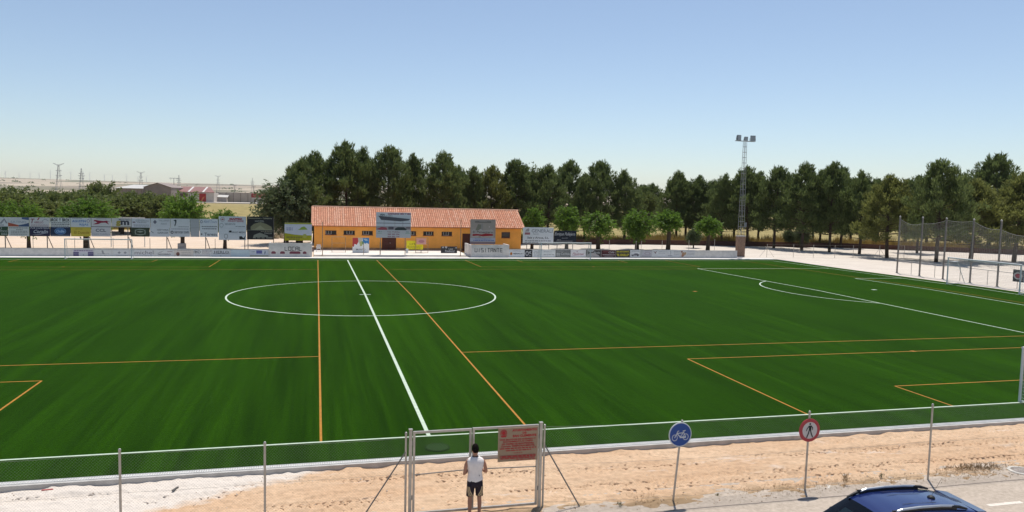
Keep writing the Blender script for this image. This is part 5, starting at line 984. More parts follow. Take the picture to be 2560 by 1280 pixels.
for k in range(14):
    u = 15+k*27+rr.uniform(-8, 8); d = 6700; v = 447+u*.021
    q = _f+((u-1280)/FPX)*_r+((640-v)/FPX)*_u; q = q/math.hypot(q.x, q.y); x, y = CAM.x+q.x*d, CAM.y+q.y*d; g = terrain_h(x, y)-2; H = rr.uniform(40, 58)
    t = thing('wind_turbine', 'tiny faint wind turbine on the far ridge, %s from the left' % ORD[k], 'wind turbine', (x, y, g), 'wind turbines on the far ridge')
    MB().tube((x, y, g), (x, y, g+H), 1.5, .9, 6).build('tower', TUR, t); MB().box(x-1.2, x+1.2, y-4, y+2, g+H-1, g+H+1.4).build('nacelle', TUR, t)
    a0 = rr.uniform(0, 2)
    for j in range(3):
        a = a0+j*2.094; MB().bar((x, y-4.4, g+H), (x+math.cos(a)*H*.5, y-4.4, g+H+math.sin(a)*H*.5), 1.4, .5).build('blade', TUR, t)
for k, (x, y, H) in enumerate(((-93, 478, 15.2), (-60, 520, 12), (-47, 520, 11.5))):
    t = thing('utility_pole', 'wooden utility pole by the far sheds, %s' % ('with a wide crossarm over the brown warehouse', 'left of the two above the panelled shed', 'right of the two above the panelled shed')[k], 'pole', (x, y, -.5))
    MB().tube((x, y, -.5), (x, y, H), .22, .15, 6).build('shaft', LAT, t); w_ = 3.0 if k == 0 else 1.3
    MB().bar((x-w_, y, H-.2), (x+w_, y, H-.2), .25).bar((x-w_*.6, y, H-.2), (x-w_*.6, y, H-1.6), .12).bar((x+w_*.6, y, H-.2), (x+w_*.6, y, H-1.6), .12).build('cross_arm', LAT, t)
mb = MB(); rr = random.Random(21)
for k in range(420):
    d = 520*(5500/520)**rr.random(); an = rr.uniform(-.62, .2); x, y = CAM.x+math.sin(an)*d, CAM.y+math.cos(an)*d; s = rr.uniform(1.2, 3.6)*(.6+d/2500); g = terrain_h(x, y)
    if y < 520: continue
    for j in range(26):
        e = Vector((rr.gauss(0, 1), rr.gauss(0, 1), abs(rr.gauss(0, .7)))).normalized(); c = Vector((x, y, g))+Vector((e.x*s*1.5, e.y*s*1.5, e.z*s*.9))*rr.random()**.3; tuft(mb, c, e+Vector((0, 0, .4)), 1, s*.8, s*.6, rr)
tag(mb.build('far_shrubs', OLIV), 'scattered dark shrubs over the distant fields', 'shrubs', kind='stuff')
# ------------------------------------------------------------------ near fence, gate, signs
FY = -37.0; GZ = -.075
def chain(mb, x0, x1, z0, z1, y, pitch=.064, r=.00095):
    h = z1-z0
    for s in (1, -1):
        k = math.floor((x0-h)/pitch)*pitch
        while k < x1+h:
            # line x = k + s*(z - z0)
            a, b = k, k+s*h
            za, zb = z0, z1
            xa, xb = (a, b)
            lo, hi = min(xa, xb), max(xa, xb)
            if hi > x0 and lo < x1:
                t0, t1 = 0.0, 1.0
                for lim, up in ((x0, False), (x1, True)):
                    if (xa < lim) != up and xa != lim and ((xb > lim) if not up else (xb < lim)): t0 = max(t0, (lim-xa)/(xb-xa))
                    if (xb < lim) != up and xb != lim and ((xa > lim) if not up else (xa < lim)): t1 = min(t1, (lim-xa)/(xb-xa))
                if t1 > t0+.01: mb.tube((xa+(xb-xa)*t0, y+.002*s, za+h*t0), (xa+(xb-xa)*t1, y+.002*s, za+h*t1), r, n=3, cap=False)
            k += pitch
    return mb
def fence_post(x, y, ztop, parent, lean=0, name='post'):
    p = MB().tube((x-lean, y, GZ-.05), (x, y, ztop), .025, n=10).build(name, STEEL, parent)
    MB().lathe((x, y, ztop), [(.029, -.02), (.029, .01), (.02, .028), (.004, .034)], 10).build('cap', STEEL, p)
    return p
def fence_run(label, xs, leans, tops, jog=0.0, dz=0.0):
    def jy(x): return jog*max(0.0, 1-max(0.0, (x-xs[0])/(xs[1]-xs[0])))
    def bend(mb): mb.v = [(x, y+jy(x), z) for x, y, z in mb.v]; return mb
    t = thing('chain_link_fence', label, 'fence', ((xs[0]+xs[-1])/2, FY, GZ))
    for x, l, z in zip(xs, leans, tops): fence_post(x, FY+jy(x), z, t, l)
    for z in (1.86+dz, .95, .02):
        mb = MB()
        for i, (a, b) in enumerate(zip(xs, xs[1:])):
            mb.path([(a+(b-a)*q/6, FY+.028, z+.0-.02*math.sin(q/6*math.pi)+.02*(noise2(a+q, z, 3)-.5)) for q in range(7)], .0022, 4, False)
        bend(mb).build('tension_wire', WIRE, t)
    mb = MB(); chain(mb, xs[0], xs[-1], .0, 1.86+dz, FY+.03); tag(bend(mb).build('wire_mesh', WIRE, t), kind='stuff')
    return t
fr = fence_run('galvanised chain-link fence right of the gate carrying two round signs', [1.905, 5.30, 8.85, 12.62, 16.4, 20.2], [0, .16, .02, 0, 0, 0], [1.89, 1.90, 1.95, 1.96, 1.96, 1.96], .28)
FYR = FY; FY = -36.72
fl = fence_run('galvanised chain-link fence left of the gate', [-14.4, -10.75, -7.18, -4.35, -1.335], [0]*5, [1.87, 1.87, 1.87, 1.845, 1.885], 0.0, -.09)
MB().tube((-1.345, FY-.01, 1.46), (-2.35, FY-.02, GZ), .017, n=8).build('brace', STEELD, fl)
MB().tube((1.915, FY-.01, 1.43), (2.78, FY-.14, GZ), .017, n=8).build('brace', STEELD, fr)
for x, t in ((-1.235, fl), (1.815, fr)):
    p = MB().box(x-.035, x+.035, FY-.035, FY+.035, GZ-.05, 1.955).build('gate_post', STEEL, t)
    MB().box(x-.042, x+.042, FY-.042, FY+.042, 1.955, 1.98).build('cap', STEEL, p)
def leaf(label, x0, x1, z0, z1, zr0, zr1):
    t = thing('gate_leaf', label, 'gate', ((x0+x1)/2, FY, z0)); r = .024
    for x in (x0, x1): MB().box(x-r, x+r, FY-r, FY+r, z0, z1).build('stile', STEEL, t)
    MB().box(x0-r, x1+r, FY-r, FY+r, z1, z1+.05).build('top_rail', STEEL, t)
    MB().box(x0-r, x1+r, FY-r, FY+r, z0-.05, z0).build('bottom_rail', STEEL, t)
    MB().tube((x0+r, FY, zr0), (x1-r, FY, zr1), .014, n=8).build('middle_rail', STEELD, t)
    for x, s in ((x0, -1), (x1, 1)): pass
    mb = MB(); chain(mb, x0+r, x1-r, z0, z1, FY+.01); tag(mb.build('wire_mesh', WIRE, t), kind='stuff')
    return t
gl = leaf('left leaf of the steel mesh gate', -1.155, .135, .05, 1.87, .92, .96)
g2 = leaf('right leaf of the steel mesh gate, carrying the red and buff notice', .205, 1.735, .05, 1.88, .96, .92)
for z in (.35, 1.6): 
    MB().tube((-1.195, FY-.01, z), (-1.195, FY-.01, z+.1), .012, n=8).build('hinge', STEELD, gl); MB().tube((1.775, FY-.01, z), (1.775, FY-.01, z+.1), .012, n=8).build('hinge', STEELD, g2)
MB().box(.10, .2, FY-.045, FY-.025, 1.02, 1.14).tube((.12, FY-.05, 1.06), (.26, FY-.05, 1.06), .009, n=6).build('latch', STEELD, g2)
MB().tube((.13, FY-.04, GZ), (.13, FY-.04, .55), .008, n=6).bar((.13, FY-.04, .2), (.2, FY-.06, .2), .012).build('drop_bolt', STEELD, gl)
# municipal notice
nx0, nx1, nz0, nz1 = .775, 1.725, 1.105, 1.895; NYY = FY-.062
t = thing('notice_board', 'buff notice with red capitals hung on the right gate leaf', 'sign', ((nx0+nx1)/2, NYY, nz0))
MB().box(nx0, nx1, NYY, NYY+.02, nz0, nz1).build('panel', mat('buff_board', (.35, .25, .165), .7, .08, 4), t)
RD = (.42, .028, .03)
items = [('t', 'AYUNTAMIENTO', .66, .925, .07, RD, .62, .05), ('t', 'DE', .66, .84, .06, RD, .12, .05), ('t', 'SAN CLEMENTE', .66, .755, .07, RD, .60, .05),
         ('o', .135, .85, .085, .115, .12, RD), ('e', .135, .86, .045, .06, RD), ('p', [(.06, .78), (.21, .78), (.19, .735), (.08, .735)], RD), ('o', .135, .86, .065, .085, .18, RD),
         ('t', 'POR MOTIVOS DE CUIDADO Y', .5, .655, .048, RD, .90, .035), ('t', 'MANTENIMIENTO, EL CAMPO', .5, .59, .050, RD, .92, .04), ('t', 'DE CESPED SE MANTENDRA', .5, .525, .048, RD, .90, .035), ('t', 'Cerrado TEMPORALMENTE.', .5, .458, .052, RD, .92, .03),
         ('g', .04, .96, .375, 1, .1, .03, RD), ('g', .16, .84, .315, 1, .1, .026, RD), ('t', 'R U E G O', .5, .25, .035, RD, .36, .02),
         ('r', .05, .115, .95, .125, RD), ('r', .05, .175, .95, .185, RD), ('r', .05, .115, .06, .185, RD), ('r', .94, .115, .95, .185, RD), ('g', .07, .93, .135, 1, .1, .03, RD), ('g', .05, .95, .08, 1, .1, .022, RD), ('g', .42, .96, .035, 1, .1, .018, RD)]
mb = MB(); cols = []; put_print(mb, items, (nx0, NYY, nz0), (1, 0, 0), (0, 0, 1), (0, -1, 0), nx1-nx0, nz1-nz0, cols, .0015); mb.build('print', [ink(c) for c in cols], t)
# round signs
FY = FYR
def disc(label, cx, cz, rad, cols_, pict, tilt=0):
    y = FY-.05; t = thing('road_sign', label, 'road sign', (cx, y, cz)); n = 40
    mb = MB(); vs = []
    for yy, r in ((y, rad-.006), (y+.006, rad), (y+.022, rad), (y+.024, rad-.01)):
        vs += [(cx+r*math.cos(i*2*math.pi/n), yy, cz+r*math.sin(i*2*math.pi/n)) for i in range(n)]
    mb.add(vs, [(k*n+i, k*n+(i+1) % n, k*n+n+(i+1) % n, k*n+n+i) for k in range(3) for i in range(n)]+[tuple(range(n)), tuple(range(4*n-1, 3*n-1, -1))]); mb.build('plate', mat('sign_'+label.split()[0], cols_[0], .4, .06, 5, spec=.5), t)
    mb = MB(); cc = []; put_print(mb, pict, (cx-rad, y, cz-rad), (1, 0, 0), (0, 0, 1), (0, -1, 0), 2*rad, 2*rad, cc, .001)
    mb.build('symbol', [ink(c) for c in cc], t)
    MB().box(cx-.03, cx+.03, y+.024, y+.06, cz+.1, cz+.14).box(cx-.03, cx+.03, y+.024, y+.06, cz-.14, cz-.1).build('clamp', STEELD, t)
SW = (.60, .62, .64); SB = (.035, .085, .30)
bike = [('e', .5, .5, .465, .465, SB), ('o', .255, .38, .125, .135, .20, SW), ('o', .735, .40, .125, .135, .20, SW),
        ('l', [(.255, .38), (.345, .56), (.375, .64), (.43, .655)], .020, SW), ('l', [(.345, .555), (.63, .575)], .022, SW), ('l', [(.345, .555), (.50, .40), (.735, .40)], .026, SW),
        ('l', [(.50, .42), (.64, .60), (.66, .64)], .020, SW), ('l', [(.735, .40), (.64, .58)], .018, SW), ('l', [(.60, .645), (.71, .665)], .022, SW), ('r', .47, .36, .74, .42, SW)]
disc('white-edged round blue cycle path sign on the fence', 5.24, 1.585, .30, [(.58, .60, .62)], bike)
PK = (.02, .02, .02)
walker = [('e', .5, .5, .36, .36, (.62, .57, .54)), ('e', .50, .775, .04, .048, PK), ('p', [(.43, .70), (.56, .71), (.57, .62), (.56, .50), (.44, .50), (.45, .6)], PK),
          ('l', [(.45, .69), (.37, .58), (.33, .49)], .024, PK), ('l', [(.55, .70), (.63, .60), (.62, .53)], .024, PK),
          ('l', [(.47, .51), (.43, .36), (.36, .20)], .032, PK), ('l', [(.53, .51), (.57, .36), (.64, .21)], .032, PK)]
disc('red-ringed round white no-pedestrians sign on the fence', 8.845, 1.49, .30, [(.42, .03, .045)], walker)

# ------------------------------------------------------------------ the man at the gate
SKIN = mat('skin', (.40, .20, .13), .6, .06, 12, spec=.3)
def skin_object(name, verts, edges, radii, m, parent, root=0, sub=2):
    me = bpy.data.meshes.new(name); me.from_pydata(verts, edges, []); me.materials.append(m)
    o = bpy.data.objects.new(name, me); COL.objects.link(o); o.parent = parent; WLOC[o.name] = WLOC[parent.name]
    o.modifiers.new('skin', 'SKIN').use_smooth_shade = True
    lay = me.skin_vertices[0] if me.skin_vertices else None
    for i, r in enumerate(radii):
        r = r if isinstance(r, tuple) else (r, r); lay.data[i].radius = r; lay.data[i].use_root = (i == root)
    s = o.modifiers.new('sub', 'SUBSURF'); s.levels = sub; s.render_levels = sub
    return o
def make_person(loc):
    t = thing('person', 'person in white sleeveless shirt and dark striped shorts standing at the gate', 'person', loc)
    V = []; E = []; Rd = []
    def v(x, y, z, r, link=None):
        V.append((x, y, z)); Rd.append(r)
        if link is not None: E.append((link, len(V)-1))
        return len(V)-1
    pel = v(0, 0, .98, (.135, .10)); ab = v(0, .0, 1.12, (.125, .09), pel); ch = v(0, .0, 1.30, (.15, .10), ab); ub = v(0, -.005, 1.42, (.11, .075), ch)
    nk = v(0, .005, 1.505, .054, ub); nk2 = v(0, .018, 1.555, .055, nk)
    hd = v(0, .03, 1.62, (.073, .085), nk2); hd2 = v(0, .03, 1.69, (.075, .09), hd); hd3 = v(0, .025, 1.745, (.052, .065), hd2)
    nose = v(0, .13, 1.635, .014, hd)
    for s in (-1, 1): v(s*.082, .02, 1.635, .014, hd)
    wr = {}
    for s in (-1, 1):
        sh = v(s*.175, -.005, 1.405, .055, ub); a1 = v(s*.222, -.015, 1.30, .047, sh); el = v(s*(.262 if s < 0 else .268), -.035, 1.10+(.0 if s < 0 else .015), .038, a1)
        f1 = v(s*.225, .06, 1.085+(.0 if s < 0 else .03), .037, el); w_ = v(s*.12, .19, 1.12+(0 if s < 0 else .07), .024, f1); pm = v(s*.07, .225, 1.14+(0 if s < 0 else .09), (.020, .034), w_)
        for k in range(4):
            a = v(s*.045, .245, 1.17-.018*k+(0 if s < 0 else .09), .0085, pm); b = v(s*.012, .25, 1.172-.018*k+(0 if s < 0 else .09), .008, a); v(-s*.012, .235-.002*k, 1.165-.018*k+(0 if s < 0 else .09), .007, b)
        a = v(s*.075, .22, 1.185+(0 if s < 0 else .09), .010, pm); v(s*.05, .235, 1.215+(0 if s < 0 else .09), .008, a)
        hp = v(s*.09, 0, .90, .085, pel); th = v(s*.105, .0, .72, .078, hp); kn = v(s*.112, .012, .50, .054, th); cf = v(s*.118, -.018, .36, .056, kn); an = v(s*.112, -.01, .10, .034, cf)
        he = v(s*.112, -.035, .045, .034, an); v(s*.125, .075, .035, .036, an) 
    skin_object('body', V, E, Rd, SKIN, t)
    def ell(cx, cy, z, a, b, n=24, tilt=0, e=2.4):
        r = []
        for i in range(n):
            an = 2*math.pi*i/n; c, s = math.cos(an), math.sin(an)
            r.append((cx+a*abs(c)**(2/e)*(1 if c >= 0 else -1), cy+b*abs(s)**(2/e)*(1 if s >= 0 else -1), z+tilt*c*a))
        return r
    X, Y, Z = loc
    def sh_(rings): return [[(x+X, y+Y, z+Z) for x, y, z in r] for r in rings]
    rg = [ell(.005, 0, .915, .186, .132, tilt=.22), ell(.0, 0, .97, .184, .130, tilt=.12), ell(0, 0, 1.05, .172, .120), ell(0, 0, 1.13, .168, .116), ell(0, -.002, 1.22, .182, .124), ell(0, -.004, 1.31, .200, .130), ell(0, -.004, 1.38, .212, .122), ell(0, -.004, 1.425, .205, .104), ell(0, -.004, 1.455, .165, .086), ell(0, .0, 1.482, .105, .072), ell(0, .004, 1.495, .075, .066)]
    rr = random.Random(2)
    rg = [[(x*(1+.018*math.sin(i*2.3+z*19)), y*(1+.03*math.sin(i*1.7+z*23)), z) for i, (x, y, z) in enumerate(r)] for r in rg]
    sh = MB().rings(sh_(rg), cap=False).build('shirt', mat('white_jersey', (.80, .74, .71), .85, .06, 9, bump=.4, bscale=18), t, True)
    MB().rings(sh_([ell(0, .004, 1.486, .082, .071), ell(0, .006, 1.512, .066, .062)]), cap=False).build('collar', mat('dark_collar', (.03, .03, .04), .8, .1), sh, True)
    MB().box(X+.075, X+.088, Y-.128, Y-.122, Z+1.06, Z+1.085).build('shirt_mark', MATS['dark_collar'], sh)
    SHO = mat('dark_shorts', (.022, .014, .024), .8, .2, 8)
    mb = MB().rings(sh_([ell(0, 0, 1.0, .165, .118), ell(0, 0, .93, .182, .130), ell(0, -.004, .85, .190, .138), ell(0, -.002, .78, .188, .130)]), cap=True)
    for s in (-1, 1): mb.rings(sh_([ell(s*.092, 0, .86, .094, .128), ell(s*.098, 0, .76, .094, .118), ell(s*.106, .004, .66, .090, .106), ell(s*.114, .006, .555, .088, .100)]), cap=True)
    so = mb.build('shorts', SHO, t, True)
    STR = mat('tan_stripe', (.60, .45, .27), .8, .08, 9)
    for s in (-1, 1):
        for j in range(3):
            mb = MB(); vs = []
            for i in range(13):
                q = i/12; z = .80-.235*q; cy = .004; a = .0945-.0055*max(0, (.76-z)/.2); b = .121-.02*max(0, (.80-z)/.24); cx = s*(.092+.022*(.86-z)/.3)
                an0 = -.30-(.36*j)-(.95*q**1.6)
                for dz in (0, .20):
                    an = an0-dz if s > 0 else math.pi-(an0-dz); c, sn = math.cos(an), math.sin(an)
                    vs.append((X+cx+1.035*a*abs(c)**(2/2.4)*(1 if c >= 0 else -1), Y+cy+1.035*b*abs(sn)**(2/2.4)*(1 if sn >= 0 else -1), Z+z))
            mb.add(vs, [(2*i, 2*i+1, 2*i+3, 2*i+2) for i in range(12)]); mb.build('stripe', STR, so, True)
    # hair cap
    mb = MB(); rg = []
    for k in range(9):
        ph = k/8; z = 1.595+.205*ph; r = math.sqrt(max(0.0, 1-((z-1.675)/.128)**2)); rg.append([(X+.086*r*math.cos(i*2*math.pi/20)*(1+.02*math.sin(i*5+k)), Y+.018+(.102*r*math.sin(i*2*math.pi/20) if math.sin(i*2*math.pi/20) < 0 else .085*r*math.sin(i*2*math.pi/20)), Z+z+(max(0, math.sin(i*2*math.pi/20))*.085*(1-ph))) for i in range(20)])
    mb.rings(rg, cap=True); mb.build('hair', mat('black_hair', (.012, .009, .008), .95, .3, 30, bump=.8, bscale=60, spec=.05), t, True)
    SH = mat('dark_shoe', (.05, .05, .055), .7, .15, 8)
    for s in (-1, 1):
        MB().rings(sh_([ell(s*.118, .03, .0, .048, .13), ell(s*.118, .03, .03, .052, .135), ell(s*.118, .015, .07, .045, .10), ell(s*.114, -.01, .10, .040, .055)]), cap=True).build('shoe', SH, t, True)
    return t
ps = make_person((.20, -37.0, GZ+.002)); ps.rotation_euler.z = -.05; ps.scale = (.955, .955, .955)

# ------------------------------------------------------------------ the parked car (front towards the left)
def make_car(loc, rz):
    t = thing('parked_car', 'dark blue car with silver roof rails parked on the road', 'car', loc); X, Y, Z = loc
    PAINT = mat('blue_car_paint', (.010, .024, .125), .22, .05, 40, metal=.25, spec=.6); b = PAINT.node_tree.nodes['Principled BSDF']; b.inputs['Coat Weight'].default_value = .8; b.inputs['Coat Roughness'].default_value = .05
    PL = mat('black_plastic', (.02, .02, .022), .55, .1, 20); SIL = mat('satin_aluminium', (.55, .55, .56), .3, .04, 20, metal=.7)
    G = bpy.data.materials.new('car_glass'); G.use_nodes = True; nt = G.node_tree; nt.nodes.remove(nt.nodes['Principled BSDF'])
    tr = node(nt, 'ShaderNodeBsdfTransparent'); tr.inputs[0].default_value = (.42, .50, .48, 1); gl = node(nt, 'ShaderNodeBsdfGlossy'); gl.inputs['Roughness'].default_value = .02
    fr_ = node(nt, 'ShaderNodeFresnel'); fr_.inputs[0].default_value = 1.5; mx = node(nt, 'ShaderNodeMixShader'); nt.links.new(fr_.outputs[0], mx.inputs[0]); nt.links.new(tr.outputs[0], mx.inputs[1]); nt.links.new(gl.outputs[0], mx.inputs[2]); nt.links.new(mx.outputs[0], nt.nodes['Material Output'].inputs[0])
    # stations: x, top z, half width at top edge, belt z, half width at belt, sill z
    st = [(-2.08, .62, .55, .58, .62, .36), (-2.02, .76, .66, .66, .72, .26), (-1.85, .86, .74, .74, .80, .22), (-1.5, .95, .76, .84, .86, .20), (-1.08, 1.02, .74, .92, .87, .20), (-.98, 1.06, .72, .94, .87, .20),
          (-.72, 1.27, .64, .97, .875, .20), (-.48, 1.445, .575, .98, .88, .20), (-.36, 1.495, .565, .985, .88, .20), (-.05, 1.545, .56, .99, .88, .20), (.4, 1.56, .56, 1.0, .88, .20), (.9, 1.545, .555, 1.01, .88, .20), (1.35, 1.50, .545, 1.02, .875, .20), (1.62, 1.45, .53, 1.03, .86, .22),
          (1.72, 1.41, .52, 1.03, .85, .24), (1.90, 1.10, .60, 1.0, .82, .28), (1.98, .98, .68, .92, .80, .32), (2.06, .80, .70, .76, .78, .34), (2.08, .60, .68, .58, .74, .38)]
    def prof(s):
        x, zt, wt, zb, wb, zs = s
        pts = [(wb*.90, zs), (wb*.985, zs+(zb-zs)*.28), (wb+.012, zs+(zb-zs)*.62), (wb, zb), (wb*.985, zb+.02)]
        for q in (.35, .7): pts.append((wb*.985+(wt+.03-wb*.985)*q**1.1, zb+.02+(zt-.055-zb-.02)*q))
        pts += [(wt+.022, zt-.048), (wt, zt-.022), (wt*.93, zt-.008), (wt*.6, zt+.0), (wt*.25, zt+.006), (0, zt+.008)]
        return [(x, y, z) for y, z in pts]
    fine = []
    for a, b_ in zip(st, st[1:]):
        for k in range(3): q = k/3; fine.append(tuple(a[i]+(b_[i]-a[i])*q for i in range(6)))
    fine.append(st[-1]); P = [prof(s) for s in fine]; n = len(P[0])
    body, wind, side, rear = MB(), MB(), MB(), MB()
    def vv(s, k, j): p = P[k][j]; return (X+p[0], Y+s*p[1], Z+p[2])
    def quad(mb, s, k, j):
        q = [vv(s, k, j), vv(s, k+1, j), vv(s, k+1, j+1), vv(s, k, j+1)]; mb.add(q if s < 0 else q[::-1], [(0, 1, 2, 3)])
    for k in range(len(P)-1):
        x0, x1 = P[k][0][0], P[k+1][0][0]; xm = (x0+x1)/2
        for j in range(n-1):
            for s in (-1, 1):
                mb = body
                if j >= 8 and -1.0 < xm < -.47: mb = wind
                elif 4 <= j <= 6 and -.70 < xm < 1.45 and not (.30 < xm < .38): mb = side
                elif j >= 8 and 1.74 < xm < 1.90: mb = rear
                quad(mb, s, k, j)
    for k in (0, len(P)-1):
        body.add([vv(-1, k, j) for j in range(n)]+[vv(1, k, j) for j in range(n-1, -1, -1)], [tuple(range(2*n)) if k else tuple(range(2*n-1, -1, -1))])
    def fin(mb, nm, m): 
        o = mb.build(nm, m, t, True); md = o.modifiers.new('weld', 'WELD'); md.merge_threshold = .0005; return o
    bo = fin(body, 'body', PAINT); fin(wind, 'windscreen', G); fin(side, 'side_windows', G); fin(rear, 'rear_window', G)
    def c(x, y, z): return (X+x, Y+y, Z+z)
    MB().box(X-1.9, X+1.9, Y-.80, Y+.80, Z+.20, Z+.30).build('floor_pan', PL, t)
    da = MB().box(X-1.05, X-.62, Y-.78, Y+.78, Z+.72, Z+.90).build('dashboard', PL, t)
    MB().add([c(-.96, -.05, 1.0), c(-.60, .05, 1.28), c(-.60, .44, 1.28), c(-.96, .52, 1.0), c(-.95, -.05, .985), c(-.59, .05, 1.265), c(-.59, .44, 1.265), c(-.95, .52, .985)], [(0, 1, 2, 3), (7, 6, 5, 4), (0, 4, 5, 1), (1, 5, 6, 2), (2, 6, 7, 3), (3, 7, 4, 0)]).build('pale_sun_shade', mat('pale_shade', (.66, .70, .62), .7, .08, 8), da)
    SEAT = mat('dark_upholstery', (.05, .045, .045), .85, .1, 8)
    for y in (-.38, .38):
        s_ = MB().box(X-.35, X+.15, Y+y-.24, Y+y+.24, Z+.45, Z+.62).build('seat', SEAT, t); MB().bar(c(.15, y, .58), c(.36, y, 1.12), .14, .46).bar(c(.36, y, 1.14), c(.41, y, 1.3), .10, .26).build('seat_back', SEAT, s_)
    s_ = MB().box(X+.75, X+1.2, Y-.62, Y+.62, Z+.45, Z+.62).build('rear_seat', SEAT, t); MB().box(X+1.2, X+1.34, Y-.62, Y+.62, Z+.55, Z+1.15).build('seat_back', SEAT, s_)
    for sg in (-1, 1):
        y = sg*.51
        rail = MB().path([c(-.30, y, 1.535), c(-.10, y, 1.590), c(.3, y, 1.612), (X+.75, Y+y, Z+1.610), c(1.02, y, 1.592)], [.022, .026, .027, .026, .024], 8).build('roof_rail', SIL, t)
        MB().path([c(-.52, y, 1.455), c(-.36, y, 1.515), c(-.24, y, 1.56)], [.018, .03, .026], 8).path([c(.98, y, 1.59), c(1.16, y, 1.565), c(1.34, y, 1.515)], [.027, .032, .018], 8).box(X-.3, X+1.1, Y+y-.014, Y+y+.014, Z+1.51, Z+1.585).build('rail_mount', PL, rail)
        m_ = MB().rings([[c(-.60+.035*i-.10*0, sg*(.90+.0)+sg*.11*math.cos(a)*w_, 1.02+.075*math.sin(a)*w_) for a in [q*2*math.pi/12 for q in range(12)]] for i, w_ in ((0, .5), (1, .9), (3, 1), (4, .85))]).build('mirror', PL, t, True)
        for x in (-1.30, 1.27):
            wh = MB().tube(c(x, sg*.70, .325), c(x, sg*.90, .325), .325, n=28).build('wheel', mat('tyre_rubber', (.02, .02, .02), .85, .1, 20), t)
            rm = MB().tube(c(x, sg*.895, .325), c(x, sg*.912, .325), .21, n=20)
            rm.build('rim', SIL, wh)
            MB().tube(c(x, sg*.83, .335), c(x, sg*.892, .335), .385, n=28).build('wheel_arch', PL, t)
        MB().box(X-2.02, X-1.80, Y+sg*.52-.16, Y+sg*.52+.16, Z+.70, Z+.80).build('headlight', mat('lamp_clear', (.5, .52, .55), .1, .03, spec=.7), t)
        MB().box(X+1.95, X+2.05, Y+sg*.64-.14, Y+sg*.64+.14, Z+.72, Z+.96).build('tail_light', mat('lamp_red', (.30, .01, .01), .15, .03, spec=.6), t)
        MB().box(X-1.0, X+1.0, Y+sg*.86-.025, Y+sg*.86+.025, Z+.19, Z+.33).build('sill', PL, t)
    MB().add([c(1.55, -.55, 1.468), c(1.80, -.50, 1.43), c(1.80, .50, 1.43), c(1.55, .55, 1.468), c(1.55, -.55, 1.44), c(1.80, -.50, 1.40), c(1.80, .50, 1.40), c(1.55, .55, 1.44)], [(0, 1, 2, 3), (7, 6, 5, 4), (0, 4, 5, 1), (1, 5, 6, 2), (2, 6, 7, 3), (3, 7, 4, 0)]).build('spoiler', PAINT, t)
    a = MB().lathe(c(.98, .0, 1.548), [(.075, 0), (.07, .02), (.05, .04), (.012, .055)], 14).build('aerial_base', PL, t); MB().tube(c(.985, 0, 1.595), c(1.22, .02, 1.93), .004, .0025, 6).build('aerial', PL, a)
    mb = MB()
    for y in (-.22, .22, -.38, .38):
        mb.add([c(.15, y-.007, 1.5695), c(.9, y-.007, 1.5525), c(.9, y+.007, 1.5525), c(.15, y+.007, 1.5695)], [(0, 1, 2, 3)])
    mb.build('roof_groove', PL, bo)
    MB().box(X-2.10, X-2.03, Y-.5, Y+.5, Z+.40, Z+.56).build('grille', PL, t)
    t.rotation_euler.z = rz
    return t
make_car((7.52, -41.30, -.078), R(-2.5))

# ------------------------------------------------------------------ litter, stones and dry weeds along the road edge
mb = MB(); rr = random.Random(31)
for k in range(2600):
    x = rr.uniform(-13.5, 22); y = -33.4-rr.random()**.8*4.0 if rr.random() < .5 else rr.gauss(-37.0, .22)
    s = rr.uniform(.006, .022)*(1.6 if rr.random() < .04 else 1); z = max(sand_h(x, y) if y > -37.4 else -.08, -.078); a0 = rr.uniform(0, 3)
    vs = [(x+s*math.cos(a0+i*1.571)*rr.uniform(.7, 1.2), y+s*math.sin(a0+i*1.571)*rr.uniform(.7, 1.2), z-.004) for i in range(4)]+[(x+rr.uniform(-.2, .2)*s, y, z+s*rr.uniform(.5, 1.0))]
    mb.add(vs, [(0, 1, 4), (1, 2, 4), (2, 3, 4), (3, 0, 4)], rr.choice((0, 0, 1, 2)))
tag(mb.build('loose_stones', [mat('pebble_tan', (.40, .27, .17), .9, .2, 9), mat('pebble_pale', (.58, .52, .45), .9, .15, 9), mat('pebble_dark', (.13, .085, .06), .9, .2, 9)]), 'loose pebbles scattered over the sand strip and road edge', 'stones', kind='stuff')
STRAW = leafmat('dry_straw', (.20, .12, .05), (.34, .23, .10), .25); WEEDG = leafmat('weed_green', (.07, .09, .03), (.17, .15, .06), .3)
mb = MB()
for k in range(2600):
    x = rr.uniform(2.5, 22); y = rr.gauss(-36.85, .22); z = sand_h(x, y)
    if noise2(x*1.1, 5, 40) < .38: continue
    tuft(mb, Vector((x, y, z)), Vector((rr.gauss(0, .5), rr.gauss(0, .5), .6)), 2, rr.uniform(.03, .09), .008, rr, .9)
for k in range(500):
    x = rr.gauss(14.6, .5); y = rr.gauss(-36.55, .12); tuft(mb, Vector((x, y, sand_h(x, y))), Vector((rr.gauss(0, .5), rr.gauss(0, .5), .8)), 2, rr.uniform(.05, .14), .012, rr, .9)
tag(mb.build('dry_weed_fringe', STRAW), 'dry straw and weeds along the road edge', 'weeds', kind='stuff')
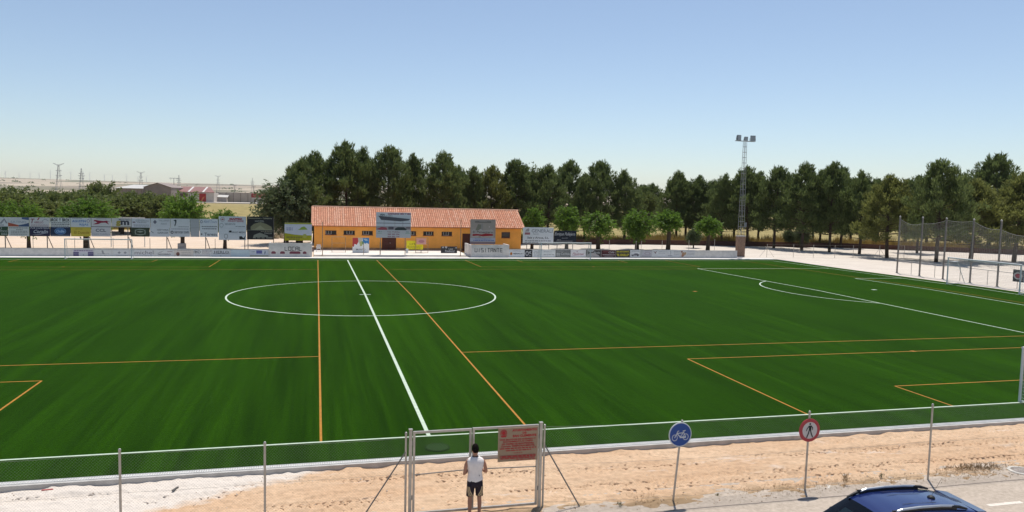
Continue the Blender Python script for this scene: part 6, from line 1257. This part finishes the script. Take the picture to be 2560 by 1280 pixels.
for k, (x, y, s) in enumerate(((3.72, -37.05, .16), (6.4, -36.9, .12), (10.1, -36.92, .34), (11.4, -36.7, .14))):
    mb = MB(); z = sand_h(x, y)
    for i in range(26): tuft(mb, Vector((x+rr.gauss(0, .03), y+rr.gauss(0, .03), z+rr.random()*s*.5)), Vector((rr.gauss(0, .6), rr.gauss(0, .6), 1)), 2, s*.55, .012, rr, .6)
    tag(mb.build('weed', WEEDG if k != 2 else STRAW, origin=(x, y, z)), ('small dry weed at the road edge left of the blue sign post', 'low dry weed between the two round signs', 'tall thin dry weed right of the red-ringed sign', 'small weed behind the car roof')[k], 'weed', 'weeds at the road edge')
mh = thing('manhole_cover', 'pale round manhole cover at the road edge on the far right', 'manhole cover', (15.8, -36.98, -.075))
MB().lathe((15.8, -36.98, -.09), [(.36, 0), (.36, .03), (.27, .034), (.27, .02)], 24).build('ring', mat('pale_manhole', (.58, .54, .48), .9, .1, 6), mh); MB().lathe((15.8, -36.98, -.088), [(.265, 0), (.265, .024), (.01, .026)], 24).build('cover', mat('rusty_cover', (.30, .26, .23), .8, .2, 8), mh)
for k, (x, y, a, m) in enumerate(((-9.55, -33.42, .1, (.45, .10, .09)), (-6.6, -34.0, 1.2, (.10, .09, .08)), (9.6, -36.93, .9, (.62, .58, .52)))):
    z = sand_h(x, y)+.012; d = Vector((math.cos(a), math.sin(a), 0))*.12
    tag(MB().bar(Vector((x, y, z))-d, Vector((x, y, z))+d, .05, .02).build('litter_scrap', mat('scrap_%d' % k, m, .8, .1)), ('red scrap of plastic lying against the kerb at far left', 'dark splinter lying on the pale sand', 'pale strip of litter at the road edge by the red-ringed sign')[k], 'litter')
# ------------------------------------------------------------------ haze
hz = MB().box(-7650, 7650, -7650, 7650, -3, 150).build('haze', [])
hm = bpy.data.materials.new('haze_air'); hm.use_nodes = True; nt = hm.node_tree; nt.nodes.clear()
o = nt.nodes.new('ShaderNodeOutputMaterial'); pv = nt.nodes.new('ShaderNodeVolumePrincipled'); pv.inputs['Color'].default_value = (.98, .99, 1, 1); pv.inputs['Density'].default_value = .00005; pv.inputs['Anisotropy'].default_value = 0.0
nt.links.new(pv.outputs[0], o.inputs['Volume']); hz.data.materials.append(hm); tag(hz, 'thin pale summer haze over the plain', 'haze', kind='stuff')
